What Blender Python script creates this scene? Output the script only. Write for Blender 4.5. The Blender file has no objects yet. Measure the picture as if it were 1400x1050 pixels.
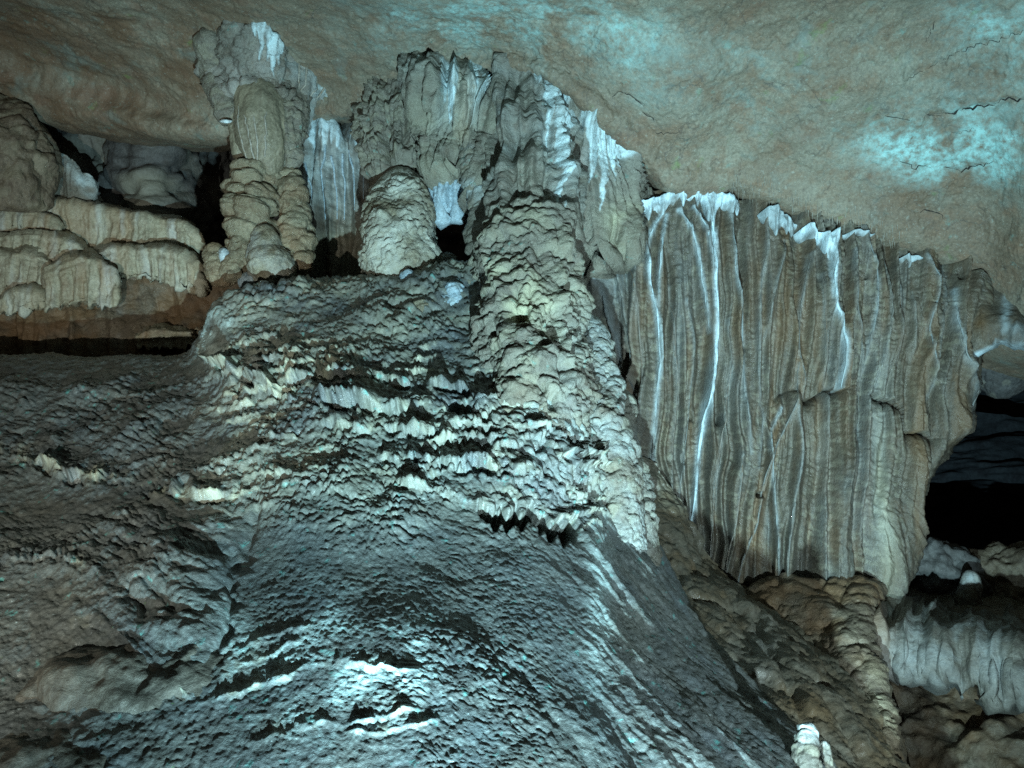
import bpy, math
import numpy as np

# ------------------------------------------------------------------ camera
F = 1080.0                       # focal length in photograph pixels (1400 wide)
PITCH = math.radians(4.0)
CAM = np.array([0.0, 0.0, 1.7])
scn = bpy.context.scene
cd = bpy.data.cameras.new('camera')
cd.sensor_width = 36.0
cd.lens = F / 1400.0 * 36.0
cd.clip_start = 0.05
cd.clip_end = 200.0
cam = bpy.data.objects.new('camera', cd)
scn.collection.objects.link(cam)
cam.location = CAM
cam.rotation_euler = (math.pi / 2 + PITCH, 0, 0)
scn.camera = cam

# ------------------------------------------------------------------ world: dim warm fill added to lift the cave's shadows
w = bpy.data.worlds.new('World')
scn.world = w
w.use_nodes = True
bg = w.node_tree.nodes['Background']
bg.inputs[0].default_value = (0.92, 0.84, 0.66, 1)
bg.inputs[1].default_value = 0.022

# ------------------------------------------------------------------ the cave's floor lamps (all stand below the frame)
def spot(name, loc, aim, power, color, angle, blend=0.6, radius=0.05):
    l = bpy.data.lights.new(name, 'SPOT')
    l.energy = power
    l.color = color
    l.spot_size = math.radians(angle)
    l.spot_blend = blend
    l.shadow_soft_size = radius
    o = bpy.data.objects.new(name, l)
    scn.collection.objects.link(o)
    o.location = loc
    d = np.array(aim, float) - np.array(loc, float)
    d /= np.linalg.norm(d)
    import mathutils
    o.rotation_euler = mathutils.Vector(d).to_track_quat('-Z', 'Y').to_euler()
    return o
COOL = (0.55, 0.90, 1.0)
WARM = (0.92, 0.96, 0.86)
spot('floodlight_mound', (0.15, 0.6, -0.85), (1.15, 8.0, 3.4), 5900, COOL, 102, 0.95)
spot('floodlight_opening', (2.5, 0.9, -0.8), (2.2, 6.6, 0.8), 2000, (0.66, 0.92, 1.0), 62, 0.9)
spot('floodlight_terrace', (-3.0, 0.4, 0.3), (-4.9, 8.5, 2.2), 1600, WARM, 62, 0.9)

scn.view_settings.view_transform = 'Standard'
scn.view_settings.look = 'None'
scn.view_settings.exposure = 0.0
scn.view_settings.gamma = 1.0
scn.view_settings.use_curve_mapping = False
scn.cycles.max_bounces = 5
scn.cycles.diffuse_bounces = 3
scn.cycles.use_denoising = False

# ------------------------------------------------------------------ numpy helpers
STEP = 1.5
rng = np.random.default_rng(11)
TAB = (rng.random((64, 64, 64)) * 2 - 1).astype(np.float32)
R2 = rng.random((256, 256, 4)).astype(np.float32)

def P(px, py, Y):
    """photograph pixel + distance along the cave -> point in the cave"""
    px, py, Y = np.broadcast_arrays(np.asarray(px, float), np.asarray(py, float), np.asarray(Y, float))
    cx = (px - 700.0) / F
    cz = -(py - 525.0) / F
    dy = math.cos(PITCH) - cz * math.sin(PITCH)
    dz = math.sin(PITCH) + cz * math.cos(PITCH)
    s = Y / dy
    return np.stack([CAM[0] + cx * s, CAM[1] + Y, CAM[2] + dz * s], -1)

def vnoise(p, f, seed=0):
    q = np.asarray(p, np.float32) * np.asarray(f, np.float32) + np.array([(seed * 7.31) % 64, (seed * 3.77) % 64, (seed * 5.13) % 64], np.float32)
    fl = np.floor(q)
    u = q - fl
    i = fl.astype(np.int32)
    u = u * u * (3 - 2 * u)
    i &= 63
    j = (i + 1) & 63
    x0, y0, z0 = i[..., 0], i[..., 1], i[..., 2]
    x1, y1, z1 = j[..., 0], j[..., 1], j[..., 2]
    ux, uy, uz = u[..., 0], u[..., 1], u[..., 2]
    a = TAB[x0, y0, z0] * (1 - ux) + TAB[x1, y0, z0] * ux
    b = TAB[x0, y1, z0] * (1 - ux) + TAB[x1, y1, z0] * ux
    c = TAB[x0, y0, z1] * (1 - ux) + TAB[x1, y0, z1] * ux
    d = TAB[x0, y1, z1] * (1 - ux) + TAB[x1, y1, z1] * ux
    a = a * (1 - uy) + b * uy
    c = c * (1 - uy) + d * uy
    return a * (1 - uz) + c * uz

def fbm(p, f, octv=4, gain=0.5, seed=0):
    h = 0.0
    a = 1.0
    f = np.asarray(f, float)
    for k in range(octv):
        h = h + a * vnoise(p, f, seed + k * 3)
        a *= gain
        f = f * 2.03
    return h

def n2(a, b, f, octv=3, seed=0, gain=0.5):
    return fbm(np.stack([a, b, np.zeros_like(a)], -1), f, octv, gain, seed)

def bubble(a, b, seed=0, rmin=0.55, rmax=0.95, skew=0.0):
    """union of domes on a jittered lattice (cell size 1); returns height and cell id value"""
    a = np.asarray(a, np.float32)
    b = np.asarray(b, np.float32)
    ia = np.floor(a).astype(np.int32)
    ib = np.floor(b).astype(np.int32)
    best = np.zeros(a.shape, np.float32)
    cid = np.zeros(a.shape, np.float32)
    for da in (-1, 0, 1):
        for db in (-1, 0, 1):
            ca, cb = ia + da, ib + db
            r = R2[(ca + seed * 37) & 255, (cb + seed * 91) & 255]
            dx = a - (ca + 0.1 + 0.8 * r[..., 0])
            dy = b - (cb + 0.1 + 0.8 * r[..., 1])
            rad = rmin + (rmax - rmin) * r[..., 2]
            dd = (dx * dx + dy * dy) / (rad * rad)
            h = rad * np.sqrt(np.maximum(0, 1 - dd)) * (1 + skew * np.clip(dy / rad, -1, 1))
            m = h > best
            best = np.where(m, h, best)
            cid = np.where(m, r[..., 3], cid)
    return best.astype(np.float32), cid

def sstep(x, a, b):
    t = np.clip((x - a) / (b - a), 0, 1)
    return t * t * (3 - 2 * t)

def gauss(px, py, cx, cy, rx, ry):
    return np.exp(-(((px - cx) / rx) ** 2 + ((py - cy) / ry) ** 2))

def polydist(px, py, pts):
    """distance (and position 0..1 along, signed side) to a polyline in the same units"""
    pts = np.asarray(pts, float)
    best = np.full(px.shape, 1e9)
    tt = np.zeros(px.shape)
    n = len(pts) - 1
    x0, y0 = pts.min(0)[:2] - 60
    x1, y1 = pts.max(0)[:2] + 60
    m = (px > x0) & (px < x1) & (py > y0) & (py < y1)
    if not m.any():
        return best, tt
    qx, qy = px[m], py[m]
    bb = np.full(qx.shape, 1e9)
    bt = np.zeros(qx.shape)
    for k in range(n):
        ax, ay = pts[k][:2]
        dx, dy = pts[k + 1][0] - ax, pts[k + 1][1] - ay
        L = dx * dx + dy * dy + 1e-9
        t = np.clip(((qx - ax) * dx + (qy - ay) * dy) / L, 0, 1)
        d = np.hypot(qx - ax - t * dx, qy - ay - t * dy)
        s = d < bb
        bb = np.where(s, d, bb)
        bt = np.where(s, (k + t) / n, bt)
    best[m] = bb
    tt[m] = bt
    return best, tt

def cr_axis(C, counts):
    """Catmull-Rom along axis 0, counts[k] samples in segment k"""
    R = C.shape[0]
    E = np.concatenate([2 * C[:1] - C[1:2], C, 2 * C[-1:] - C[-2:-1]], 0)
    out = []
    for k in range(R - 1):
        n = counts[k]
        t = (np.arange(n) / n).reshape((-1,) + (1,) * (C.ndim - 1))
        p0, p1, p2, p3 = E[k], E[k + 1], E[k + 2], E[k + 3]
        out.append(0.5 * (2 * p1 + (p2 - p0) * t + (2 * p0 - 5 * p1 + 4 * p2 - p3) * t ** 2 + (3 * p1 - p0 - 3 * p2 + p3) * t ** 3))
    out.append(C[-1:])
    return np.concatenate(out, 0)

def path(pts, step=3.0):
    C = np.asarray(pts, float)
    cnt = [max(1, int(np.hypot(*(C[k + 1] - C[k])[:2]) / step)) for k in range(len(C) - 1)]
    return cr_axis(C, cnt)

def normals(V):
    du = np.gradient(V, axis=1)
    dv = np.gradient(V, axis=0)
    n = np.cross(du, dv)
    n /= np.linalg.norm(n, axis=-1, keepdims=True) + 1e-12
    return n

class Surf:
    """a curved sheet through rows x cols of (px, py, Y) points; keeps the pixel layout for modelling features on it"""
    def __init__(self, net, step=None, rmul={}, cmul={}):
        C = np.asarray(net, float)
        st = step or STEP
        W = np.concatenate([P(C[..., 0], C[..., 1], C[..., 2]), C[..., :2]], -1)
        lr = [max(2, int(np.mean(np.hypot(*(np.moveaxis(C[k + 1] - C[k], -1, 0)[:2]))) / st / rmul.get(k, 1))) for k in range(C.shape[0] - 1)]
        lc = [max(2, int(np.mean(np.hypot(*(np.moveaxis(C[:, k + 1] - C[:, k], -1, 0)[:2]))) / st / cmul.get(k, 1))) for k in range(C.shape[1] - 1)]
        G = cr_axis(W, lr)
        G = np.moveaxis(cr_axis(np.moveaxis(G, 1, 0), lc), 0, 1)
        self.V = G[..., :3].copy()
        self.px, self.py = G[..., 3], G[..., 4]
        self.N = normals(self.V)
        s = np.sum(self.N * (CAM - self.V), -1).mean()
        self.sgn = 1.0
        if s < 0:
            self.N = -self.N
            self.sgn = -1.0
        dc = np.linalg.norm(np.diff(self.V, axis=1), axis=-1)
        dr = np.linalg.norm(np.diff(self.V, axis=0), axis=-1)
        self.a = np.concatenate([np.zeros((self.V.shape[0], 1)), np.cumsum(dc, 1)], 1)
        self.a -= self.a[:, self.a.shape[1] // 2][:, None]
        self.b = np.concatenate([np.zeros((1, self.V.shape[1])), np.cumsum(dr, 0)], 0)
        self.h = np.zeros(self.px.shape)
        self.attr = {}
    def at(self, px, py, off=0.0):
        """point and normal on the finished surface below a modelling pixel"""
        st = 2
        a, b = getattr(self, 'fx', self.px)[::st, ::st], self.py[::st, ::st]
        ps, ns = [], []
        for x, y in zip(np.atleast_1d(px), np.atleast_1d(py)):
            k = np.argmin((a - x) ** 2 + (b - y) ** 2)
            i, j = divmod(k, a.shape[1])
            ps.append(self.D[i * st, j * st] + self.N[i * st, j * st] * off)
            ns.append(self.N[i * st, j * st])
        return np.array(ps), np.array(ns)
    def hang(self, amp, freq, seed, L=24):
        """draw the lower edge out into drips"""
        w = sstep(self.py, self.py.max(0)[None] - L, self.py.max(0)[None] - 1)
        x = self.px
        f = np.abs(n2(x, x * 0, freq, 2, seed))
        f = np.clip(1 - 2.6 * f, 0, 1) ** 1.5 + 0.35 * n2(x, x * 0, freq * 2.7, 2, seed + 1)
        self.V[..., 2] -= w * amp * f
        self.N = normals(self.V) * self.sgn
    def done(self):
        self.D = self.V + self.N * self.h[..., None]
        return self.D

col = scn.collection
def mesh_grid(V, wrap=False, flip=False):
    nr, nc = V.shape[:2]
    idx = np.arange(nr * nc).reshape(nr, nc)
    if wrap:
        idx = np.concatenate([idx, idx[:, :1]], 1)
    q = np.stack([idx[:-1, :-1], idx[:-1, 1:], idx[1:, 1:], idx[1:, :-1]], -1).reshape(-1, 4)
    if flip:
        q = q[:, ::-1]
    return V.reshape(-1, 3), q

def mk(name, V, Q, mat, parent=None, attrs=None, smooth=True, label=None, cat=None, group=None, kind=None):
    """one mesh object with its origin at its own base"""
    V = np.asarray(V, np.float64)
    org = np.array([(V[:, 0].min() + V[:, 0].max()) / 2, (V[:, 1].min() + V[:, 1].max()) / 2, V[:, 2].min()])
    me = bpy.data.meshes.new(name)
    n, m = len(V), len(Q)
    k = Q.shape[1]
    me.vertices.add(n)
    me.vertices.foreach_set('co', (V - org).astype(np.float32).ravel())
    me.loops.add(m * k)
    me.loops.foreach_set('vertex_index', Q.astype(np.int32).ravel())
    me.polygons.add(m)
    me.polygons.foreach_set('loop_start', np.arange(0, m * k, k, dtype=np.int32))
    me.polygons.foreach_set('loop_total', np.full(m, k, np.int32))
    me.polygons.foreach_set('use_smooth', np.full(m, smooth))
    for an, av in (attrs or {}).items():
        at = me.attributes.new(an, 'FLOAT', 'POINT')
        at.data.foreach_set('value', np.clip(np.asarray(av, np.float32).ravel(), 0, 1))
    me.update()
    me.validate()
    me.materials.append(mat)
    o = bpy.data.objects.new(name, me)
    col.objects.link(o)
    o['org'] = [float(v) for v in org]
    if parent is not None:
        o.parent = parent
        o.location = org - np.array(parent['org'][:])
    else:
        o.location = org
    if label: o['label'] = label
    if cat: o['category'] = cat
    if group: o['group'] = group
    if kind: o['kind'] = kind
    elif cat: o['kind'] = 'thing'
    return o

def sheet(name, s, mat, **kw):
    s.done()
    V, Q = mesh_grid(s.D, flip=(s.sgn > 0) is False)
    return mk(name, V, Q, mat, attrs=s.attr, **kw)

def zoned(root_name, s, mat, zones, **kw):
    """one thing whose surface is split into named parts: zones = [(part name, vertex mask)], first match wins, last takes the rest"""
    s.done()
    V, Q = mesh_grid(s.D, wrap=hasattr(s, 'th'))
    e = bpy.data.objects.new(root_name, None)
    col.objects.link(e)
    org = np.array([V[:, 0].mean(), V[:, 1].mean(), V[:, 2].min()])
    e.location = org
    e['org'] = [float(v) for v in org]
    e['label'], e['category'], e['kind'] = kw['label'], kw['cat'], 'thing'
    left_ = np.ones(len(Q), bool)
    for k, (nm, mask) in enumerate(zones):
        f = left_ & (mask.ravel()[Q].mean(1) > 0.5 if mask is not None else True)
        left_ &= ~f
        if f.sum() < 30:
            continue
        q = Q[f]
        u, inv = np.unique(q, return_inverse=True)
        o = mk(nm, V[u], inv.reshape(q.shape), mat, parent=e, attrs={a: np.asarray(v).ravel()[u] for a, v in s.attr.items()})
    return e

class Pillar:
    """a body swept round a line of (px, py, Y, half-width px[, depth ratio])"""
    def __init__(self, pts, step=None, close=(True, True)):
        st = step or STEP
        C = np.asarray([tuple(p) + (1.0,) * (5 - len(p)) for p in pts], float)
        L = path(C, st)
        c = P(L[:, 0], L[:, 1], L[:, 2])
        r = np.maximum(L[:, 3], 0.3) * L[:, 2] / F
        rat = L[:, 4]
        nth = int(np.clip(2 * math.pi * L[:, 3].max() / st, 14, 420))
        th = np.arange(nth) / nth * 2 * math.pi
        t = np.gradient(c, axis=0)
        t /= np.linalg.norm(t, axis=-1, keepdims=True) + 1e-9
        ex = np.array([1.0, 0, 0]) - t * t[:, :1]
        ex /= np.linalg.norm(ex, axis=-1, keepdims=True)
        ey = np.cross(t, ex)
        ey *= np.sign(ey[:, 1:2] + 1e-9)
        self.c, self.r = c, r
        d = ex[:, None] * np.cos(th)[None, :, None] - ey[:, None] * np.sin(th)[None, :, None]
        e = ex[:, None] * np.cos(th)[None, :, None] - (ey * rat[:, None])[:, None] * np.sin(th)[None, :, None]
        self.V = c[:, None] + e * r[:, None, None]
        self.N = d
        self.th = np.broadcast_to(th[None], self.V.shape[:2])
        # around-coordinate zero at the side facing the camera (theta = pi/2)
        thc = (th - math.pi / 2 + math.pi) % (2 * math.pi) - math.pi
        rm = r.mean()
        self.a = thc[None] * r[:, None]
        arc = np.concatenate([[0], np.cumsum(np.linalg.norm(np.diff(c, axis=0), axis=1))])
        self.b = np.concatenate([np.zeros((1, nth)), np.cumsum(np.linalg.norm(np.diff(self.V, axis=0), axis=-1), 0)], 0)
        self.b = 0.5 * self.b + 0.5 * self.b[:, [int(np.argmin(np.abs(thc)))]]
        self.px = L[:, 0][:, None] + L[:, 3][:, None] * np.cos(th)[None]
        self.py = np.broadcast_to(L[:, 1][:, None], self.V.shape[:2]).copy()
        self.rm = rm
        self.h = np.zeros(self.V.shape[:2])
        self.attr = {}
    def done(self):
        self.D = self.V + self.N * self.h[..., None]
        return self.D
    at = Surf.at

def pillar(name, s, mat, **kw):
    s.done()
    nr, nc = s.D.shape[:2]
    V, Q = mesh_grid(s.D, wrap=True)
    caps = [s.D[0].mean(0), s.D[-1].mean(0)]
    V = np.concatenate([V, caps], 0)
    i = np.arange(nc)
    j = (i + 1) % nc
    top = np.stack([np.full(nc, nr * nc), j, i, i], -1)
    base = (nr - 1) * nc
    bot = np.stack([np.full(nc, nr * nc + 1), base + i, base + j, base + j], -1)
    # triangles: write caps as a second polygon type by splitting quads
    T = np.concatenate([Q[:, [0, 1, 2]], Q[:, [0, 2, 3]], top[:, :3], bot[:, :3]], 0)
    at = {k: np.concatenate([np.asarray(v).ravel(), [np.asarray(v)[0].mean(), np.asarray(v)[-1].mean()]]) for k, v in s.attr.items()}
    return mk(name, V, T, mat, attrs=at, **kw)

def tube(name, pts, rad, mat, nth=8, **kw):
    """a thin rib through 3-D points with a radius each"""
    c = np.asarray(pts, float)
    rad = np.broadcast_to(np.asarray(rad, float), (len(c),))
    t = np.gradient(c, axis=0)
    t /= np.linalg.norm(t, axis=-1, keepdims=True) + 1e-9
    ex = np.array([1.0, 0, 0]) - t * t[:, :1]
    ex /= np.linalg.norm(ex, axis=-1, keepdims=True) + 1e-9
    ey = np.cross(t, ex)
    th = np.arange(nth) / nth * 2 * math.pi
    V = c[:, None] + (ex[:, None] * np.cos(th)[None, :, None] + ey[:, None] * np.sin(th)[None, :, None]) * rad[:, None, None]
    v, q = mesh_grid(V, wrap=True)
    return mk(name, v, q, mat, **kw)

# ------------------------------------------------------------------ materials
def nn(nt, typ, **kw):
    n = nt.nodes.new(typ)
    for k, v in kw.items():
        setattr(n, k, v)
    return n

def rock(name, c0, c1, c2, rough=(0.45, 0.8), scale=1.6, bump=0.5, bscale=55, spots=None, streak=False, calc=(0.74, 0.84, 0.86), ochre=(0.26, 0.15, 0.075), pale=(0.52, 0.50, 0.36), spec=0.4, veins=0.0, cramp=(0.22, 0.5)):
    m = bpy.data.materials.new(name)
    m.use_nodes = True
    nt = m.node_tree
    bs = nt.nodes['Principled BSDF']
    tc = nn(nt, 'ShaderNodeNewGeometry')
    mp = nn(nt, 'ShaderNodeMapping')
    nt.links.new(tc.outputs['Position'], mp.inputs[0])
    mp.inputs['Scale'].default_value = (1, 1, 0.22 if streak else 1)
    def noise(sc, det=6, ro=0.6, src=mp, dist=0.0):
        n = nn(nt, 'ShaderNodeTexNoise')
        n.inputs['Scale'].default_value = sc
        n.inputs['Detail'].default_value = det
        n.inputs['Roughness'].default_value = ro
        n.inputs['Distortion'].default_value = dist
        nt.links.new(src.outputs[0], n.inputs['Vector'])
        return n.outputs[0]
    def ramp(x, lo, hi):
        r = nn(nt, 'ShaderNodeMapRange')
        r.inputs[1].default_value = lo
        r.inputs[2].default_value = hi
        nt.links.new(x, r.inputs[0])
        return r.outputs[0]
    def mix(f, a, b):
        x = nn(nt, 'ShaderNodeMix', data_type='RGBA')
        if isinstance(f, float): x.inputs[0].default_value = f
        else: nt.links.new(f, x.inputs[0])
        for s, v in ((6, a), (7, b)):
            if isinstance(v, tuple): x.inputs[s].default_value = (*v, 1)
            else: nt.links.new(v, x.inputs[s])
        return x.outputs[2]
    def attr(nm):
        a = nn(nt, 'ShaderNodeAttribute', attribute_name=nm)
        return a.outputs['Fac']
    def mul(a, b):
        x = nn(nt, 'ShaderNodeMath', operation='MULTIPLY')
        nt.links.new(a, x.inputs[0])
        if isinstance(b, float): x.inputs[1].default_value = b
        else: nt.links.new(b, x.inputs[1])
        return x.outputs[0]
    n1 = noise(scale, 7, 0.62, dist=0.4)
    n2_ = noise(scale * 4.3, 6, 0.65)
    nf = noise(bscale * 0.8, 4, 0.7, tc)
    c = mix(ramp(n1, 0.36, 0.64), c0, c1)
    c = mix(ramp(n2_, 0.48, 0.72), c, c2)
    # fine grain: darker and lighter specks of the stone itself
    dk = nn(nt, 'ShaderNodeMix', data_type='RGBA', blend_type='MULTIPLY')
    dk.inputs[0].default_value = 0.6
    nt.links.new(c, dk.inputs[6])
    g = nn(nt, 'ShaderNodeMapRange')
    g.inputs[1].default_value = 0.3; g.inputs[2].default_value = 0.7
    g.inputs[3].default_value = 0.45; g.inputs[4].default_value = 1.5
    nt.links.new(nf, g.inputs[0])
    nt.links.new(g.outputs[0], dk.inputs[7])
    c = dk.outputs[2]
    if veins:
        vo = nn(nt, 'ShaderNodeTexVoronoi', feature='DISTANCE_TO_EDGE')
        vo.inputs['Scale'].default_value = 1.7
        ds = nn(nt, 'ShaderNodeVectorMath', operation='MULTIPLY_ADD')
        nz = nn(nt, 'ShaderNodeTexNoise'); nz.inputs['Scale'].default_value = 2.2; nz.inputs['Detail'].default_value = 6
        nt.links.new(tc.outputs['Position'], nz.inputs['Vector'])
        nt.links.new(nz.outputs['Color'], ds.inputs[0]); ds.inputs[1].default_value = (0.9, 0.9, 0.9)
        nt.links.new(tc.outputs['Position'], ds.inputs[2])
        nt.links.new(ds.outputs[0], vo.inputs['Vector'])
        vr = nn(nt, 'ShaderNodeMapRange')
        vr.inputs[1].default_value = 0.0; vr.inputs[2].default_value = 0.02
        vr.inputs[3].default_value = veins; vr.inputs[4].default_value = 0.0
        nt.links.new(vo.outputs['Distance'], vr.inputs[0])
        c = mix(mul(vr.outputs[0], ramp(noise(3.0, 3, 0.5, tc), 0.42, 0.6)), c, (0.07, 0.06, 0.05))
    c = mix(attr('ochre'), c, ochre)
    c = mix(attr('pale'), c, pale)
    if spots:
        for (sc_, lo, hi, colr, k) in spots:
            sp = noise(sc_, 5, 0.6, tc, 0.3)
            c = mix(mul(ramp(sp, lo, hi), float(k)), c, colr)
    cm = noise(14, 5, 0.7)
    cf = mul(attr('calc'), ramp(cm, *cramp))
    c = mix(cf, c, calc)
    nt.links.new(c, bs.inputs['Base Color'])
    rr = nn(nt, 'ShaderNodeMapRange')
    rr.inputs[3].default_value, rr.inputs[4].default_value = rough
    rr.inputs[1].default_value, rr.inputs[2].default_value = 0.35, 0.65
    nt.links.new(n2_, rr.inputs[0])
    nt.links.new(rr.outputs[0], bs.inputs['Roughness'])
    bs.inputs['Specular IOR Level'].default_value = spec
    b = nn(nt, 'ShaderNodeBump')
    b.inputs['Strength'].default_value = bump
    b.inputs['Distance'].default_value = 0.02
    nb = noise(bscale, 6, 0.7, tc)
    nc = noise(bscale * 0.28, 8, 0.72, tc, 0.6)
    ad = nn(nt, 'ShaderNodeMath', operation='MULTIPLY_ADD')
    nt.links.new(nc, ad.inputs[0]); ad.inputs[1].default_value = 2.2; nt.links.new(nb, ad.inputs[2])
    nt.links.new(ad.outputs[0], b.inputs['Height'])
    nt.links.new(b.outputs[0], bs.inputs['Normal'])
    return m

TEAL = (0.10, 0.48, 0.44)
GREEN = (0.12, 0.26, 0.06)
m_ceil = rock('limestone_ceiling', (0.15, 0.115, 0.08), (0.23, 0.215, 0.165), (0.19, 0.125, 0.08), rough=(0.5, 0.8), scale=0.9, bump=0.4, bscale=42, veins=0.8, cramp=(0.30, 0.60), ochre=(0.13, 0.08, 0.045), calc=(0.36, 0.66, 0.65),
              spots=[(1.6, 0.58, 0.72, (0.17, 0.25, 0.235), 0.55), (2.3, 0.56, 0.68, (0.17, 0.10, 0.065), 0.5), (5.5, 0.64, 0.74, (0.14, 0.36, 0.33), 0.35), (3.5, 0.64, 0.74, (0.13, 0.20, 0.06), 0.6), (14, 0.58, 0.70, (0.08, 0.06, 0.045), 0.5), (22, 0.60, 0.72, (0.36, 0.40, 0.35), 0.4), (60, 0.62, 0.76, (0.5, 0.55, 0.52), 0.5)])
m_curt = rock('drapery_calcite', (0.072, 0.064, 0.05), (0.115, 0.101, 0.077), (0.088, 0.061, 0.037), rough=(0.25, 0.6), scale=2.2, bump=0.55, bscale=45, streak=True, ochre=(0.16, 0.09, 0.038), calc=(0.58, 0.74, 0.80),
             spots=[(30, 0.60, 0.72, (0.07, 0.06, 0.05), 0.5)])
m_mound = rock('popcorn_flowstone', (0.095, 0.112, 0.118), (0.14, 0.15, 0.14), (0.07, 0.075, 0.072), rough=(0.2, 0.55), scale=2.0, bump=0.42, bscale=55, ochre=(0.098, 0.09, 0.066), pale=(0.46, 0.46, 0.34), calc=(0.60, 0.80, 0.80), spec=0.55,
               spots=[(9, 0.62, 0.74, TEAL, 0.55), (16, 0.70, 0.75, GREEN, 0.5), (50, 0.64, 0.73, (0.5, 0.6, 0.6), 0.5)])
m_col = rock('column_tufa', (0.145, 0.135, 0.11), (0.21, 0.20, 0.16), (0.13, 0.105, 0.08), rough=(0.3, 0.65), scale=2.6, bump=0.75, bscale=50, pale=(0.46, 0.45, 0.30), calc=(0.60, 0.76, 0.80), spec=0.5,
             spots=[(8, 0.64, 0.76, TEAL, 0.4), (40, 0.60, 0.72, (0.06, 0.055, 0.05), 0.5)])
m_terr = rock('terrace_flowstone', (0.30, 0.28, 0.20), (0.39, 0.37, 0.285), (0.21, 0.17, 0.115), rough=(0.25, 0.55), scale=2.0, bump=0.5, bscale=45)
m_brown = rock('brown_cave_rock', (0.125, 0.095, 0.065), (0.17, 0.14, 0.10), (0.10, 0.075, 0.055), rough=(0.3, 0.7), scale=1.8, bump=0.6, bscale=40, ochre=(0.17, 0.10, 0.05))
m_wet = rock('wet_flowstone', (0.12, 0.105, 0.075), (0.16, 0.15, 0.12), (0.10, 0.08, 0.055), rough=(0.2, 0.45), scale=2.4, bump=0.45, bscale=30, spec=0.55, ochre=(0.14, 0.095, 0.05))
m_stone = rock('smooth_grey_stone', (0.085, 0.08, 0.066), (0.115, 0.108, 0.088), (0.07, 0.062, 0.05), rough=(0.35, 0.65), scale=2.4, bump=0.5, bscale=40)
m_dark = rock('dark_cave_rock', (0.07, 0.07, 0.07), (0.10, 0.10, 0.095), (0.06, 0.055, 0.05), rough=(0.5, 0.8), scale=1.3, bump=0.6, bscale=30)
m_calc = rock('white_calcite', (0.60, 0.72, 0.75), (0.72, 0.80, 0.81), (0.42, 0.54, 0.56), rough=(0.3, 0.55), scale=7, bump=0.6, bscale=45)
m_rib = rock('drapery_edge_calcite', (0.23, 0.22, 0.185), (0.30, 0.29, 0.25), (0.19, 0.15, 0.10), rough=(0.25, 0.55), scale=4, bump=0.3, bscale=60)
m_blue = rock('blue_lit_calcite', (0.26, 0.36, 0.42), (0.40, 0.50, 0.56), (0.17, 0.21, 0.23), rough=(0.3, 0.6), scale=7, bump=0.6, bscale=45)  # white calcite with the tint of blue light put into its colour
m_lump = rock('tan_lump_flowstone', (0.15, 0.135, 0.09), (0.22, 0.195, 0.135), (0.11, 0.08, 0.05), rough=(0.22, 0.5), scale=4, bump=0.9, bscale=40, spec=0.5)
m_shield = rock('smooth_shield_calcite', (0.17, 0.155, 0.11), (0.22, 0.20, 0.145), (0.12, 0.10, 0.07), rough=(0.3, 0.6), scale=3, bump=0.4, bscale=55, streak=True)
m_far = rock('shade_darkened_rock', (0.012, 0.015, 0.018), (0.020, 0.024, 0.028), (0.01, 0.01, 0.012), rough=(0.6, 0.9), scale=1.3, bump=0.6, bscale=30, spec=0.1)  # rock colour blackened to paint in the darkness of the opening
#@@STRUCTURE
# ================================================================== the setting
# ---- ceiling: one tilted rock roof, from overhead back to where the formations hang
CE = [(-250, 8.6, -250, 140, 11.0), (0, 8.5, 0, 150, 10.8), (150, 8.4, 150, 178, 10.6), (300, 8.2, 300, 190, 10.2), (430, 8.0, 430, 168, 10.0),
      (550, 7.7, 540, 145, 9.4), (650, 7.5, 640, 104, 8.8), (740, 7.35, 725, 104, 8.4), (840, 7.2, 800, 150, 8.4), (920, 7.1, 868, 215, 8.7),
      (985, 7.05, 925, 266, 9.0), (1050, 7.0, 1000, 262, 9.1), (1145, 6.9, 1100, 302, 9.1), (1245, 6.8, 1220, 333, 9.1), (1350, 6.7, 1335, 375, 9.0),
      (1450, 6.5, 1425, 452, 8.6), (1600, 6.3, 1560, 500, 8.4)]
rows = [[], [], [], [], [], []]
for (xt, yt, xj, yj, Yj) in CE:
    a = P(xt, 0, yt); b = P(xj, yj, Yj)
    def back(p):
        d = p - CAM
        s = d[1] * math.cos(PITCH) + d[2] * math.sin(PITCH)
        u = -d[1] * math.sin(PITCH) + d[2] * math.cos(PITCH)
        return (700 + F * d[0] / s, 525 - F * u / s, d[1])
    e = b - a
    rows[0].append(back(a - np.array([0, 2.6, 0.2])))
    rows[1].append(back(a))
    rows[2].append(back(a + e * 0.4 + np.array([0, 0, 0.10])))
    rows[3].append(back(a + e * 0.78 + np.array([0, 0, 0.10])))
    rows[4].append(back(b))
    rows[5].append(back(b + np.array([0, 1.6, 0.45 if xj < 1300 else -0.12])))
S = Surf(rows, step=1.7, rmul={0: 6, 4: 3}, cmul={0: 3, 15: 2})
p = S.V
S.h = 0.10 * fbm(p, 0.55, 3, 0.5, 1) + 0.012 * fbm(p, 2.2, 3, 0.5, 4)
S.h += 0.006 * fbm(p, 9, 4, 0.65, 14) - 0.014 * sstep(fbm(p, 2.8, 4, 0.6, 19), 0.1, 0.18) - 0.007 * sstep(fbm(p, 6.0, 4, 0.6, 23), 0.12, 0.2) + 0.006 * np.abs(fbm(p, 4.5, 4, 0.6, 29))
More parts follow.
